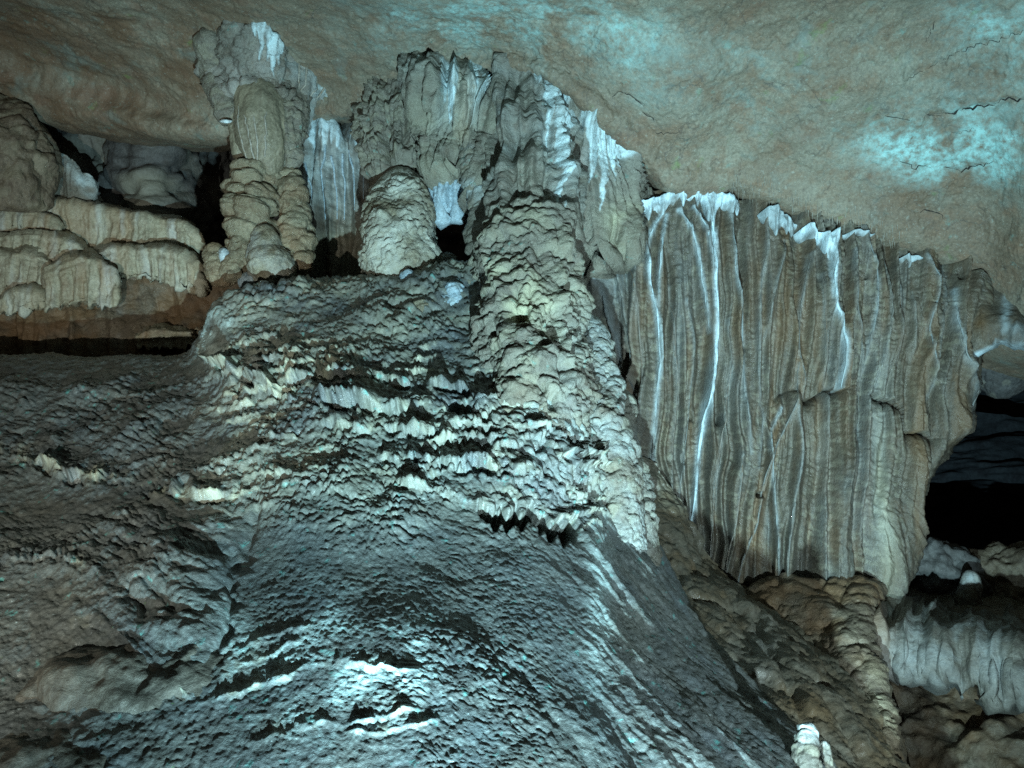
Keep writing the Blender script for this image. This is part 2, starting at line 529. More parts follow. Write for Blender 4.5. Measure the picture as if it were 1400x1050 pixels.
# ledge rolling across the dark left part of the roof
yl = np.interp(S.px, [-120, 0, 70, 130, 190, 250, 310], [62, 92, 112, 130, 150, 168, 176]) + 5 * n2(S.px, S.py, 0.03, 3, 15)
dl = S.py - yl
wl = sstep(S.px, 340, 150)
S.h += wl * 0.16 * np.tanh(dl / 9.0) * np.exp(-np.abs(dl) / 60)
S.h += 0.04 * wl * fbm(p, (1.0, 2.2, 2.2), 4, 0.55, 17)
# cracks cut into the stone
CR = [([(1265, 163), (1295, 164), (1320, 158), (1350, 153), (1362, 146), (1378, 146), (1400, 151), (1440, 158)], 2.4, 0.07),
      ([(1290, 232), (1310, 236), (1330, 231), (1352, 226)], 1.5, 0.04), ([(1228, 224), (1250, 229), (1275, 232)], 1.0, 0.03),
      ([(1400, 48), (1380, 60), (1350, 70), (1320, 79), (1290, 90), (1260, 106), (1235, 118)], 0.9, 0.035),
      ([(1270, 40), (1262, 62), (1255, 72)], 1.2, 0.02), ([(838, 132), (845, 123), (860, 126), (870, 133), (880, 139)], 2.0, 0.06),
      ([(880, 150), (895, 158), (898, 164)], 1.4, 0.04), ([(895, 176), (910, 178), (930, 177)], 1.0, 0.03),
      ([(1258, 290), (1268, 286), (1280, 290), (1288, 296)], 1.8, 0.05), ([(1210, 165), (1225, 168), (1245, 172)], 1.0, 0.02),
      ([(1330, 180), (1320, 186), (1300, 188)], 0.9, 0.02)]
wob = n2(S.px, S.py, 0.12, 2, 31) * 2.5
CSGN = -1.0
for pts, wd, dp in CR:
    d, t = polydist(S.px + wob, S.py + wob * 0.7, pts)
    S.h += 0.5 * dp * np.exp(-(d / (wd * 1.35)) ** 4) * np.sin(np.clip(t, 0.04, 0.96) * math.pi) ** 0.4 * CSGN
# bleached and stained patches of the stone
cm = 1.3 * gauss(S.px, S.py, 1300, 205, 105, 42) + 0.45 * gauss(S.px, S.py, 1390, 60, 120, 90) + 0.35 * gauss(S.px, S.py, 1220, 185, 40, 25)
cm += 0.75 * gauss(S.px, S.py, 690, 25, 160, 45) + 0.28 * gauss(S.px, S.py, 860, 60, 60, 60) + 0.25 * gauss(S.px, S.py, 1010, 110, 90, 60)
cm *= 0.5 + 0.8 * fbm(p, 3.0, 5, 0.65, 21)
S.attr['calc'] = np.clip(cm, 0, 0.85)
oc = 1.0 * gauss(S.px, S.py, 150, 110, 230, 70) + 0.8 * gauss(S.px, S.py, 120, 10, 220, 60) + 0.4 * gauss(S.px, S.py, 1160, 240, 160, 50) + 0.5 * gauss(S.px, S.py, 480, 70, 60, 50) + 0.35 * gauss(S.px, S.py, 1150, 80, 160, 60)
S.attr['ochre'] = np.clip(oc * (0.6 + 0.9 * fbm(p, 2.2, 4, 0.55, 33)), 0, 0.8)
# (browner stone on the left, with the lamp's falloff painted in as darker ochre)
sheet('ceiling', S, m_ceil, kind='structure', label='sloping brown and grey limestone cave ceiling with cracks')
CEIL = S
m_fiss = rock('dark_crack_shade', (0.012, 0.011, 0.010), (0.02, 0.018, 0.016), (0.01, 0.009, 0.008), rough=(0.7, 0.95), bump=0.3)  # near-black colour standing in for the shade inside the cracks
def cY(px, py):
    k = np.argmin((S0.px - px) ** 2 + (S0.py - py) ** 2)
    return float(S0.D.reshape(-1, 3)[k, 1])
S0 = S

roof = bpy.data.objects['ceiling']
for k, (pts, wd, dp) in enumerate(CR):          # dark strips painted as shade for the cracks, laid on the roof
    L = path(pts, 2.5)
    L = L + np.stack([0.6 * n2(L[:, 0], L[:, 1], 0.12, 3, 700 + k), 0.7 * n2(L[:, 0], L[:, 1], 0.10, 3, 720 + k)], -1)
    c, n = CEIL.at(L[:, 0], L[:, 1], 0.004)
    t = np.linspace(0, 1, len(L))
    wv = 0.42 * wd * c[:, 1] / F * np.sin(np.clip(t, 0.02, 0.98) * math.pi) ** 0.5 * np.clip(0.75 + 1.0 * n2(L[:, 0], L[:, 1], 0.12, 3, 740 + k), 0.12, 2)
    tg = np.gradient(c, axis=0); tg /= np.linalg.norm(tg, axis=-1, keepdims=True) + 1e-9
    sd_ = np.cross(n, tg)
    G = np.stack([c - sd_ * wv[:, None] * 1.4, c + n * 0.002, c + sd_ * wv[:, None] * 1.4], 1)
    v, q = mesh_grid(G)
    mk('crack_shade', v, q, m_fiss, parent=roof)

# ---- rear wall behind the left terraces and the columns
net = []
for py0, Y0 in ((60, 12.1), (200, 11.9), (300, 11.7), (420, 11.6), (560, 11.6)):
    r = []
    for k, x in enumerate((-260, -60, 60, 140, 220, 300, 400, 520, 660, 800, 950)):
        r.append((x, py0, Y0 + (0.0, 0.1, 0.5, 0.1, -0.2, 2.2, 2.4, 2.0, 1.8, 1.4, 1.0)[k]))
    net.append(r)
S = Surf(net, step=2.4)
B, _ = bubble(S.a * 1.5, S.b * 2.0, 3)
B2, _ = bubble(S.a * 4.5, S.b * 5.0, 4)
B3r, _ = bubble(S.a * 12, S.b * 13, 14)
S.h = 0.28 * B + 0.11 * B2 + 0.035 * B3r + 0.12 * fbm(S.V, 1.2, 4, 0.55, 3) + 0.03 * fbm(S.V, 9, 3, 0.6, 5)
S.h += 0.05 * fbm(S.V, (5, 5, 0.6), 2, 0.5, 44)
S.attr['pale'] = 0.25 * np.clip(fbm(S.V, 1.5, 3, 0.5, 8), 0, 1)
sheet('rear_wall', S, m_dark, kind='structure', label='lumpy grey flowstone wall at the back of the cave')

# ---- far wall in the dark opening beyond the drapery
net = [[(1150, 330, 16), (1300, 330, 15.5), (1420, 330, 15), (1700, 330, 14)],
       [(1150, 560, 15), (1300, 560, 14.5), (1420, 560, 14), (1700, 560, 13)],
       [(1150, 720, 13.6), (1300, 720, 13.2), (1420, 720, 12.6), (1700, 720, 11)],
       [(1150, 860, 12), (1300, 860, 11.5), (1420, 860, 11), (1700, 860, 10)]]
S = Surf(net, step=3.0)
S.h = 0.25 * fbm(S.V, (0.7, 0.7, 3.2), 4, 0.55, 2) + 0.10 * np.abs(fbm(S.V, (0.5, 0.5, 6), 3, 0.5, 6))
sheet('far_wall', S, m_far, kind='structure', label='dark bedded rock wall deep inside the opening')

# ---- floor under everything
gy = [-3.0, 2.0, 6.0, 10.0, 15.0]
gx = [-11.0, -4.0, 0.0, 4.0, 11.0]
S = Surf([[(0, 0, 5.0)] * 5] * 5, step=9)
G = np.stack([np.broadcast_to(np.linspace(-11, 11, 200)[None], (160, 200)), np.broadcast_to(np.linspace(-2, 15, 160)[:, None], (160, 200)), np.full((160, 200), -1.75)], -1)
S.V = G; S.N = np.zeros_like(G); S.N[..., 2] = 1; S.sgn = 1.0
S.h = 0.12 * fbm(S.V, 0.8, 4, 0.5, 5); S.attr = {}
sheet('ground', S, m_brown, kind='structure', label='rough brown cave floor')

# ================================================================== the great flowstone mound
net = [
 [(-200, 500, 9.8), (0, 494, 9.8), (150, 496, 9.7), (262, 500, 9.4), (305, 460, 9.2), (400, 425, 9.4), (500, 415, 9.4), (600, 405, 9.3), (700, 400, 9.2), (775, 450, 9.1), (825, 545, 9.1), (815, 560, 9.6)],
 [(-200, 488, 8.9), (0, 484, 8.8), (150, 487, 8.7), (258, 482, 8.5), (302, 418, 8.3), (400, 397, 8.5), (500, 383, 8.5), (600, 376, 8.4), (700, 372, 8.3), (782, 425, 8.2), (832, 520, 8.3), (825, 530, 8.9)],
 [(-200, 530, 8.1), (0, 526, 8.0), (150, 532, 7.9), (262, 525, 7.8), (310, 470, 7.75), (400, 450, 7.8), (500, 448, 7.7), (600, 450, 7.6), (710, 455, 7.55), (795, 500, 7.7), (853, 590, 8.1), (846, 600, 8.7)],
 [(-200, 605, 7.2), (0, 602, 7.2), (150, 600, 7.1), (258, 590, 7.0), (330, 560, 7.0), (420, 550, 6.9), (510, 550, 6.8), (610, 550, 6.8), (720, 555, 6.8), (803, 590, 7.2), (868, 655, 8.0), (860, 660, 8.6)],
 [(-200, 702, 6.2), (0, 700, 6.2), (140, 690, 6.2), (250, 680, 6.1), (340, 670, 6.1), (430, 660, 6.0), (520, 660, 6.0), (620, 670, 6.0), (730, 690, 6.1), (820, 700, 6.7), (888, 735, 7.7), (882, 745, 8.3)],
 [(-200, 800, 5.3), (0, 800, 5.3), (140, 800, 5.25), (250, 790, 5.2), (340, 790, 5.24), (440, 780, 5.2), (540, 780, 5.2), (640, 780, 5.28), (760, 790, 5.4), (860, 800, 6.0), (948, 845, 6.9), (948, 860, 7.6)],
 [(-200, 915, 4.6), (0, 915, 4.6), (140, 915, 4.55), (250, 915, 4.5), (350, 915, 4.5), (450, 915, 4.45), (560, 910, 4.45), (670, 905, 4.55), (790, 905, 4.75), (900, 915, 5.2), (1038, 950, 6.0), (1044, 965, 6.7)],
 [(-200, 1065, 3.9), (0, 1065, 3.9), (140, 1065, 3.9), (250, 1065, 3.9), (360, 1065, 3.85), (460, 1065, 3.85), (580, 1065, 3.85), (700, 1065, 3.9), (830, 1065, 4.05), (960, 1065, 4.4), (1140, 1068, 5.1), (1150, 1080, 5.8)],
 [(-200, 1330, 3.2), (0, 1330, 3.2), (140, 1330, 3.2), (250, 1330, 3.2), (370, 1330, 3.2), (480, 1330, 3.2), (610, 1330, 3.2), (740, 1330, 3.25), (880, 1330, 3.4), (1030, 1330, 3.7), (1270, 1330, 4.2), (1290, 1340, 4.9)],
 [(-200, 2000, 2.75), (0, 2000, 2.75), (140, 2000, 2.75), (250, 2000, 2.75), (390, 2000, 2.75), (500, 2000, 2.75), (650, 2000, 2.75), (800, 2000, 2.8), (960, 2000, 2.9), (1150, 2000, 3.1), (1500, 2000, 3.5), (1530, 2000, 4.0)],
]
S = Surf(net, step=1.5, rmul={0: 3, 7: 5, 8: 10}, cmul={0: 4, 10: 0.35})
X, Yp = S.px, S.py
V = S.V
lowf = 0.025 * fbm(V, 1.0, 3, 0.5, 2)
# zones of the surface
popc = sstep(X, 250, 330) * sstep(Yp + 25 * n2(X, Yp, 0.02, 2, 300), 760, 650) * sstep(X, 900, 860)          # coarse lumps of the upper mound
fine = sstep(X, 300, 380) * sstep(Yp, 640, 740) * sstep(X, 800, 700)          # fine grit of the lower face
slope = sstep(X + (Yp - 700) * -0.35, 690, 800) * sstep(Yp, 640, 740)         # streaked right slope
left = sstep(X, 330, 250)
smooth_l = np.clip(gauss(X, Yp, 30, 830, 160, 70) + gauss(X, Yp, 60, 500, 260, 22) + 0.8 * gauss(X, Yp, 250, 690, 110, 18) + 0.9 * gauss(X, Yp, 60, 690, 90, 40), 0, 1) * sstep(X, 380, 300)
wa = S.a + 0.07 * fbm(V, 2.5, 3, 0.6, 40)
wb = S.b + 0.07 * fbm(V, 2.5, 3, 0.6, 50)
var = np.clip(0.55 + 0.9 * fbm(V, 1.7, 3, 0.5, 310), 0.1, 1.4)
var2 = np.clip(0.6 + 0.9 * fbm(V, 3.1, 3, 0.5, 320), 0.15, 1.5)
B1, id1 = bubble(wa * 8.5, wb * 10.5, 5, skew=-0.35)
B2, id2 = bubble(wa * 20, wb * 24, 6, skew=-0.35)
B3, id3 = bubble(wa * 36, wb * 42, 7)
h = lowf.copy()
patch = 0.35 + 0.65 * sstep(fbm(V, 0.9, 3, 0.5, 381), -0.25, 0.2)
rr = (Yp + 0.04 * (X - 500) + 13 * n2(X, Yp, 0.012, 3, 382) + 5 * (B1 - 0.4) + 3 * (B2 - 0.4)) / 17.0
fr = rr - np.floor(rr)
rowm = popc * sstep(Yp, 440, 500) * sstep(n2(X, np.floor(rr) * 31.0, 0.012, 2, 383), -0.25, 0.15)
rowm *= 0.55 + 0.45 * sstep(X, 300, 480)
h += rowm * np.clip(0.75 + 0.9 * n2(X, Yp, 0.03, 3, 384), 0.1, 1.4) * (0.062 * np.where(fr < 0.86, (fr / 0.86) ** 2.2, (1 - fr) / 0.14))
h += popc * (0.078 * B1 * var + 0.048 * B2 * var2 + 0.025 * B3 + 0.022 * fbm(V, 2.6, 3, 0.5, 330))
B4, _ = bubble(wa * 52, wb * 60, 77)
h += patch * fine * (0.010 * B2 * var + 0.013 * B3 * var2 + 0.007 * B4 + 0.008 * fbm(V, 4, 3, 0.6, 60))
# flakes on the left slope, drawn out along the fall of the slope
la = wa * 0.85 + wb * 0.5
lb = wb * 0.85 - wa * 0.5
F1, _ = bubble(la * 6.5, lb * 15, 8)
F2, _ = bubble(la * 16, lb * 34, 9)
h += left * (1 - smooth_l) * (0.046 * F1 * var2 + 0.024 * F2 + 0.04 * fbm(V, 3, 3, 0.5, 71)) * sstep(Yp, 1000, 700)
h += left * 0.010 * fbm(V, 14, 3, 0.6, 72)
# big knobs low on the left
K1, _ = bubble(wa * 2.6 + 0.3, wb * 3.1, 12)
K2, _ = bubble(wa * 6 + 0.3, wb * 6.6, 13)
kn = gauss(X, Yp, 215, 800, 110, 120) * sstep(X, 370, 300)
h += kn * (0.10 * K1 + 0.05 * K2)
# streaks down the right slope (fall line runs to the lower right)
sa = wa * 0.80 - wb * 0.60
sb = wb * 0.80 + wa * 0.60
st = n2(sa, sb * 0.22, 3.2, 4, 5, 0.6)
Sb, _ = bubble(sa * 16, sb * 7, 14)
h += slope * (0.042 * st + 0.020 * Sb * var2 + 0.008 * B3 + 0.006 * fbm(V, 16, 3, 0.65, 340))
d, t = polydist(X, Yp, [(800, 730), (808, 800), (835, 880), (890, 960), (960, 1050), (1000, 1110)])
h += 0.03 * np.exp(-(d / 26) ** 2)
d, t = polydist(X + 16 * n2(X, Yp, 0.02, 3, 352), Yp, [(560, 740), (620, 800), (680, 870), (740, 960), (800, 1060)])
h -= 0.012 * np.exp(-(d / 10) ** 2)
d, t = polydist(X + 14 * n2(X, Yp, 0.03, 3, 351), Yp, [(345, 690), (330, 750), (310, 830), (300, 900)])
h -= 0.035 * np.exp(-(d / 7) ** 2)
# rimstone ledges: each lip stands out and drops back underneath
LIPS = [([(275, 480), (310, 508), (350, 528), (400, 530), (450, 520), (500, 524), (560, 530), (620, 538), (655, 545)], 0.13, 30),
        ([(300, 500), (360, 536), (410, 558), (470, 562), (520, 568), (580, 572), (640, 570), (690, 575)], 0.14, 26),
        ([(440, 590), (500, 594), (560, 596), (610, 606), (650, 616), (700, 622)], 0.12, 20),
        ([(505, 630), (560, 636), (610, 642), (660, 646), (720, 655)], 0.10, 20),
        ([(530, 660), (590, 672), (640, 690), (670, 702)], 0.08, 18),
        ([(370, 650), (410, 652), (445, 650)], 0.06, 14),
        ([(195, 672), (230, 680), (275, 684), (315, 682), (340, 676)], 0.12, 26), ([(240, 648), (270, 652), (310, 648)], 0.05, 14),
        ([(0, 616), (50, 636), (90, 654), (150, 658), (190, 655)], 0.07, 16),
        ([(310, 480), (330, 470), (360, 462), (400, 450)], 0.04, 16), ([(355, 500), (385, 490), (420, 482)], 0.04, 14),
        ([(280, 960), (320, 948), (370, 930), (420, 912)], 0.06, 14), ([(300, 920), (350, 905), (400, 880), (430, 868)], 0.045, 12),
        ([(420, 910), (470, 908), (520, 914), (580, 922)], 0.05, 14), ([(310, 895), (350, 878), (400, 862), (440, 855)], 0.035, 10),
        ([(400, 1000), (440, 985), (480, 985), (520, 980), (565, 970)], 0.07, 16), ([(470, 998), (520, 998), (570, 990), (600, 982)], 0.05, 12),
        ([(330, 1020), (380, 1005), (410, 1002)], 0.04, 10), ([(560, 880), (600, 885), (630, 880)], 0.04, 12),
        ([(0, 770), (70, 765), (140, 790)], 0.06, 18), ([(90, 850), (150, 858), (200, 900), (260, 950)], 0.07, 16)]
wy = 6.0 * n2(X, Yp, 0.04, 3, 81) + 4.0 * (B1 - 0.4) + 3 * (B2 - 0.4)
calc = np.zeros(X.shape)
pale = np.zeros(X.shape)
lipz = np.zeros(X.shape)
for k, (pts, amp, up) in enumerate(LIPS):
    q = np.asarray(pts, float)
    yl = np.interp(X, q[:, 0], q[:, 1]) + wy
    wx = sstep(X, q[0, 0] - 12, q[0, 0] + 20) * sstep(X, q[-1, 0] + 12, q[-1, 0] - 20)
    dy = Yp - yl                        # > 0 below the lip
    if q[:, 1].mean() > 850:
        amp = amp * 0.4
    amp = amp * np.clip(0.75 + 1.1 * n2(X, Yp, 0.035, 3, 200 + k), 0.1, 1.5)
    prof = np.where(dy < 0, np.exp(dy / (up * 0.55)), np.exp(-dy / 5.0))
    h += wx * amp * 0.85 * prof
    h += wx * (0.018 if q[:, 1].mean() < 850 else 0.004) * n2(X, Yp * 0.12, 0.28, 2, 620 + k) * np.exp(-np.abs(dy + 3) / 9.0)
    tooth = 2.0 * n2(X, Yp * 0.3, 0.20, 2, 600 + k)
    h -= wx * amp * (0.7 if q[:, 1].mean() < 850 else 0.25) * np.exp(-((dy - 6 + tooth) / 4.0) ** 4) * np.clip(0.5 + 1.6 * n2(X, Yp, 0.05, 3, 640 + k), 0, 1.2)
    lipz = np.maximum(lipz, wx * ((dy > -11) & (dy < 10)))
    pale += 1.0 * wx * np.where(dy < 0, np.exp(dy / 11.0), np.exp(-dy / 4.0)) * np.clip(0.35 + 1.2 * n2(X, Yp * 0.4, 0.06, 3, 560 + k), 0, 1)
    if q[:, 1].mean() > 850 and q[:, 0].mean() > 250:
        calc += 0.36 * wx * np.where(dy < 0, np.exp(dy / (up * 0.6)), np.exp(-dy / 3.0)) * np.clip(0.25 + 1.3 * n2(X, Yp, 0.09, 3, 500 + k) + 0.7 * B3, 0, 1)
h += 0.5 * popc * gauss(X, Yp, 740, 640, 120, 70) * (0.14 * B1 + 0.08 * B2)
# recess under the great column's skirt
d, t = polydist(X + 6 * n2(X, Yp * 0.2, 0.09, 2, 361), Yp + 11 * n2(X, Yp * 0.2, 0.11, 2, 360), [(664, 706), (700, 710), (740, 724), (776, 736)])
h -= 0.24 * np.exp(-(d / 9) ** 4)
d, t = polydist(X, Yp, [(618, 565), (640, 572)])
h -= 0.16 * np.exp(-(d / 7) ** 2)
h += 0.004 * fbm(V, 30, 3, 0.6, 90)
S.h = h
nz = fbm(V, 4.0, 4, 0.6, 95)
pale += 0.8 * rowm * sstep(fr, 0.6, 0.85)
pale += 0.5 * gauss(X, Yp, 745, 690, 45, 12) + 0.35 * gauss(X, Yp, 700, 600, 60, 60)
calc += 0.55 * gauss(X, Yp, 290, 455, 28, 40) * (0.5 + nz) + 0.25 * gauss(X, Yp, 760, 560, 40, 60)
calc += 0.30 * gauss(X, Yp, 815, 830, 18, 120) + 0.35 * gauss(X, Yp, 470, 900, 130, 70) * np.clip(0.3 + 1.5 * nz, 0, 1)
glint = (gauss(X, Yp, 460, 915, 190, 95) + 0.5 * gauss(X, Yp, 650, 640, 160, 60)) * sstep(B3 + 0.6 * n2(X, Yp, 0.035, 3, 371), 0.62, 0.9)  # cyan lamp highlights painted on as pale specks over the lump tops
calc += 0.5 * glint
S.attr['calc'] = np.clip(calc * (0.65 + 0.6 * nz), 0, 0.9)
pale = pale * 0.8 * np.clip(0.4 + nz, 0, 1) + popc * 0.26 * np.clip(0.5 + 1.2 * fbm(V, 2.0, 3, 0.5, 333), 0, 1) + popc * (id1 > 0.72) * 0.14  # lit faces of the upper lumps painted in as a paler colour
S.attr['pale'] = np.clip(pale, 0, 0.85)
S.attr['ochre'] = np.clip(0.55 * left * smooth_l + 0.35 * left * (0.4 + nz) + 0.45 * slope * np.clip(nz + 0.1, 0, 1), 0, 0.8) * 0.6
MOUND = S
zones = []
for k, (pts, amp, up) in enumerate(LIPS):
    q = np.asarray(pts, float)
    dy = Yp - np.interp(X, q[:, 0], q[:, 1]) - wy
    zones.append(('rimstone_ledge', ((X > q[0, 0] - 5) & (X < q[-1, 0] + 5) & (dy > -13) & (dy < 9)).astype(float)))
zones += [('scaly_side_slope', (X < 300).astype(float)), ('streaked_slope', (slope > 0.5).astype(float)), ('gritty_face', (fine > 0.5).astype(float)), ('popcorn_crest', None)]
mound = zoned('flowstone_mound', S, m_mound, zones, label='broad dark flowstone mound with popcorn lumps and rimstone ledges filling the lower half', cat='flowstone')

# ================================================================== the long fluted drapery
top = [(740, 180, 8.9), (800, 215, 8.9), (850, 245, 9.0), (900, 258, 9.05), (960, 252, 9.1), (1030, 270, 9.1), (1100, 295, 9.1), (1180, 318, 9.1), (1250, 330, 9.05), (1310, 360, 9.0), (1338, 385, 9.0), (1334, 392, 9.5)]
r1 = [(760, 380, 9.6), (815, 390, 9.15), (862, 400, 8.95), (915, 400, 8.95), (975, 400, 8.95), (1040, 405, 8.95), (1105, 410, 8.95), (1180, 420, 8.95), (1245, 430, 8.9), (1300, 440, 8.85), (1333, 448, 8.9), (1328, 452, 9.4)]
r2 = [(790, 540, 10.0), (835, 545, 9.35), (876, 550, 8.95), (925, 550, 8.9), (980, 550, 8.9), (1040, 550, 8.88), (1105, 545, 8.85), (1175, 545, 8.85), (1235, 560, 8.8), (1285, 575, 8.75), (1312, 570, 8.85), (1306, 575, 9.35)]
r3 = [(820, 680, 9.8), (858, 690, 9.3), (892, 700, 8.98), (935, 700, 8.9), (985, 690, 8.85), (1040, 690, 8.8), (1100, 680, 8.72), (1155, 675, 8.7), (1205, 680, 8.7), (1240, 685, 8.72), (1264, 690, 8.85), (1256, 695, 9.4)]
r4 = [(850, 800, 9.4), (880, 820, 9.2), (910, 830, 9.0), (950, 832, 8.9), (995, 832, 8.85), (1045, 830, 8.75), (1095, 825, 8.6), (1140, 822, 8.55), (1180, 820, 8.58), (1205, 820, 8.65), (1222, 820, 8.8), (1215, 822, 9.35)]
r5 = [(860, 900, 9.4), (890, 900, 9.2), (920, 890, 8.9), (955, 882, 8.6), (1000, 876, 8.6), (1048, 870, 8.5), (1095, 866, 8.4), (1140, 862, 8.35), (1180, 860, 8.4), (1202, 860, 8.5), (1215, 858, 8.7), (1208, 852, 9.3)]
S = Surf([top, r1, r2, r3, r4, r5], step=1.4)
X, Yp, V = S.px, S.py, S.V
RIBS = [  # (points, half width px, calcite 0..1)
 ([(905, 292), (888, 322), (882, 368), (888, 400), (894, 425), (900, 482), (897, 540), (894, 600), (891, 690)], 2.2, 0.75),
 ([(910, 296), (901, 340), (898, 380), (897, 425)], 1.6, 0.65),
 ([(958, 272), (968, 298), (974, 330), (974, 400), (976, 450), (975, 490), (966, 560), (955, 640), (945, 720), (934, 768)], 3.0, 1.0),
 ([(924, 293), (938, 312), (950, 345), (960, 395), (970, 455)], 1.9, 0.7),
 ([(944, 290), (956, 310), (966, 345), (972, 390)], 1.6, 0.6),
 ([(997, 285), (1001, 320), (1003, 380), (1010, 412), (1014, 450), (1015, 530), (1020, 580), (1025, 620)], 2.0, 0.35),
 ([(1046, 300), (1044, 350), (1037, 400), (1034, 450), (1034, 520), (1038, 580), (1036, 640)], 1.8, 0.2),
 ([(1070, 332), (1056, 385), (1046, 425), (1040, 470)], 1.4, 0.15),
 ([(1126, 335), (1130, 365), (1127, 400), (1133, 425), (1146, 455), (1149, 490), (1146, 530)], 2.6, 0.95),
 ([(1104, 352), (1096, 390), (1088, 440), (1086, 480), (1092, 512), (1095, 548)], 1.8, 0.2),
 ([(1118, 380), (1117, 450), (1119, 505), (1124, 532)], 1.6, 0.1),
 ([(1160, 350), (1160, 420), (1167, 450), (1175, 480), (1175, 545), (1174, 600)], 1.7, 0.15),
 ([(1182, 345), (1194, 385), (1194, 420), (1186, 470), (1180, 505)], 1.8, 0.3),
 ([(1205, 352), (1212, 385), (1213, 430), (1206, 480), (1194, 532)], 1.8, 0.15),
 ([(1226, 372), (1230, 410), (1226, 450), (1224, 500)], 1.4, 0.1),
 ([(1246, 400), (1250, 450), (1249, 490)], 1.3, 0.1),
 ([(1262, 355), (1272, 380), (1276, 405), (1266, 440), (1270, 480), (1276, 520), (1268, 545)], 2.0, 0.25),
 ([(1292, 350), (1292, 400), (1284, 450), (1276, 500), (1272, 540)], 1.8, 0.15),
 ([(1300, 400), (1300, 440), (1310, 480), (1320, 510), (1321, 535), (1314, 570), (1304, 598)], 2.4, 0.3),
 ([(806, 330), (822, 380), (834, 425), (846, 490), (855, 545), (862, 610), (868, 670)], 2.0, 0.3),
 ([(822, 318), (842, 368), (854, 430), (866, 495), (872, 560), (876, 640), (886, 690)], 1.8, 0.15),
 ([(846, 318), (866, 390), (874, 450), (880, 520), (880, 600), (888, 680)], 1.7, 0.1),
 ([(787, 330), (800, 400), (812, 470), (820, 540)], 1.6, 0.35),
 ([(870, 300), (873, 340), (880, 380)], 1.3, 0.2),
 ([(914, 390), (920, 460), (928, 530), (922, 600), (916, 680), (912, 740)], 1.8, 0.1),
 ([(938, 410), (948, 460), (946, 520), (938, 600), (930, 670), (918, 740)], 1.8, 0.15),
 ([(992, 440), (998, 500), (988, 560), (980, 640), (972, 720), (968, 790)], 1.8, 0.1),
 ([(1086, 500), (1078, 560), (1056, 615), (1042, 660), (1030, 720), (1012, 770), (1005, 835)], 2.6, 0.12),
 ([(1012, 620), (1006, 690), (994, 760), (988, 810)], 1.9, 0.1),
 ([(1064, 560), (1050, 600), (1056, 660), (1062, 720), (1068, 800)], 1.6, 0.35),
 ([(1082, 560), (1090, 620), (1082, 690), (1078, 760), (1080, 810)], 1.5, 0.2)]
h = 0.13 * fbm(V, (1.6, 1.6, 0.35), 3, 0.5, 3)
drift = 9 * n2(X, Yp, 0.012, 2, 6)
flx = (X + drift + (Yp - 400) * 0.06 * np.clip((X - 1000) / 300, -1, 1))
fl = np.abs(n2(flx, Yp * 0.05, 0.055, 2, 7))
fl2 = np.abs(n2(flx, Yp * 0.06, 0.13, 2, 8))
lower = sstep(Yp, 560, 620) * sstep(X, 1070, 1110)
h += (1 - 0.6 * lower) * (0.24 * (0.5 - fl) + 0.08 * (0.5 - fl2))
h += lower * (0.05 * (0.5 - fl) + 0.09 * np.cos((X + drift * 0.5 - 1155 + (Yp - 700) * 0.12) / 46 * math.pi) * sstep(Yp, 570, 640))
rib_calc = np.zeros(X.shape)
for pts, wd, cal in RIBS:
    L = path(pts, 6)
    d, t = polydist(X, Yp, L[:, :2])
    u = np.clip(1 - d / 15.0, 0, 1)
    h += 0.115 * u ** 2.2 * np.clip(6 * t, 0.2, 1) * np.clip(7 * (1 - t), 0.15, 1)
    rib_calc = np.maximum(rib_calc, 0.8 * cal * (1 - 0.6 * t) * np.exp(-(d / (0.8 + wd)) ** 2))
# finger with rounded head near the far end, and the knobby one beside it
for pts, r, am in (([(1272, 335), (1272, 380), (1270, 430)], 17, 0.20), ([(1308, 345), (1310, 400), (1306, 460)], 14, 0.15), ([(1075, 560), (1078, 610), (1072, 690)], 22, 0.13)):
    d, t = polydist(X, Yp, pts)
    h += am * np.sqrt(np.clip(1 - (d / r) ** 2, 0, 1)) * (1 - 0.75 * t)
# wrinkles lying across the flutes
wr = n2(S.a * 0.5, S.b * 1.6 + 0.15 * n2(S.a, S.b, 6, 2, 60), 16, 3, 61)
h += (0.006 + 0.006 * sstep(Yp, 450, 650)) * wr
Wb, wid = bubble(S.a * 24 + 0.6 * wr, S.b * 22 + 0.8 * n2(S.a, S.b, 5, 2, 66), 21)
rough = 0.4 + 0.6 * sstep(n2(X, Yp * 0.3, 0.03, 2, 63), -0.15, 0.25)
h += 0.020 * Wb * rough
h += 0.006 * fbm(V, 28, 2, 0.6, 64)
# broken edge: the sheet below stands back
brk = np.interp(X, [1080, 1094, 1112, 1126, 1140, 1160, 1175, 1195, 1232, 1240, 1262, 1282, 1300], [528, 546, 543, 532, 534, 531, 540, 538, 552, 590, 588, 600, 602]) + 2.0 * n2(X, Yp * 0, 0.18, 2, 70)
wbk = sstep(X, 1086, 1096) * (1 - 0.9 * sstep(X, 1148, 1160) * sstep(X, 1196, 1186)) * sstep(X, 1292, 1284)
dy = Yp - brk
h -= wbk * np.where(dy > 0, 0.30 * np.exp(-dy / 6.0) + 0.06 * np.exp(-dy / 60), 0)
h *= 1 - 0.75 * sstep(Yp, 770, 850)
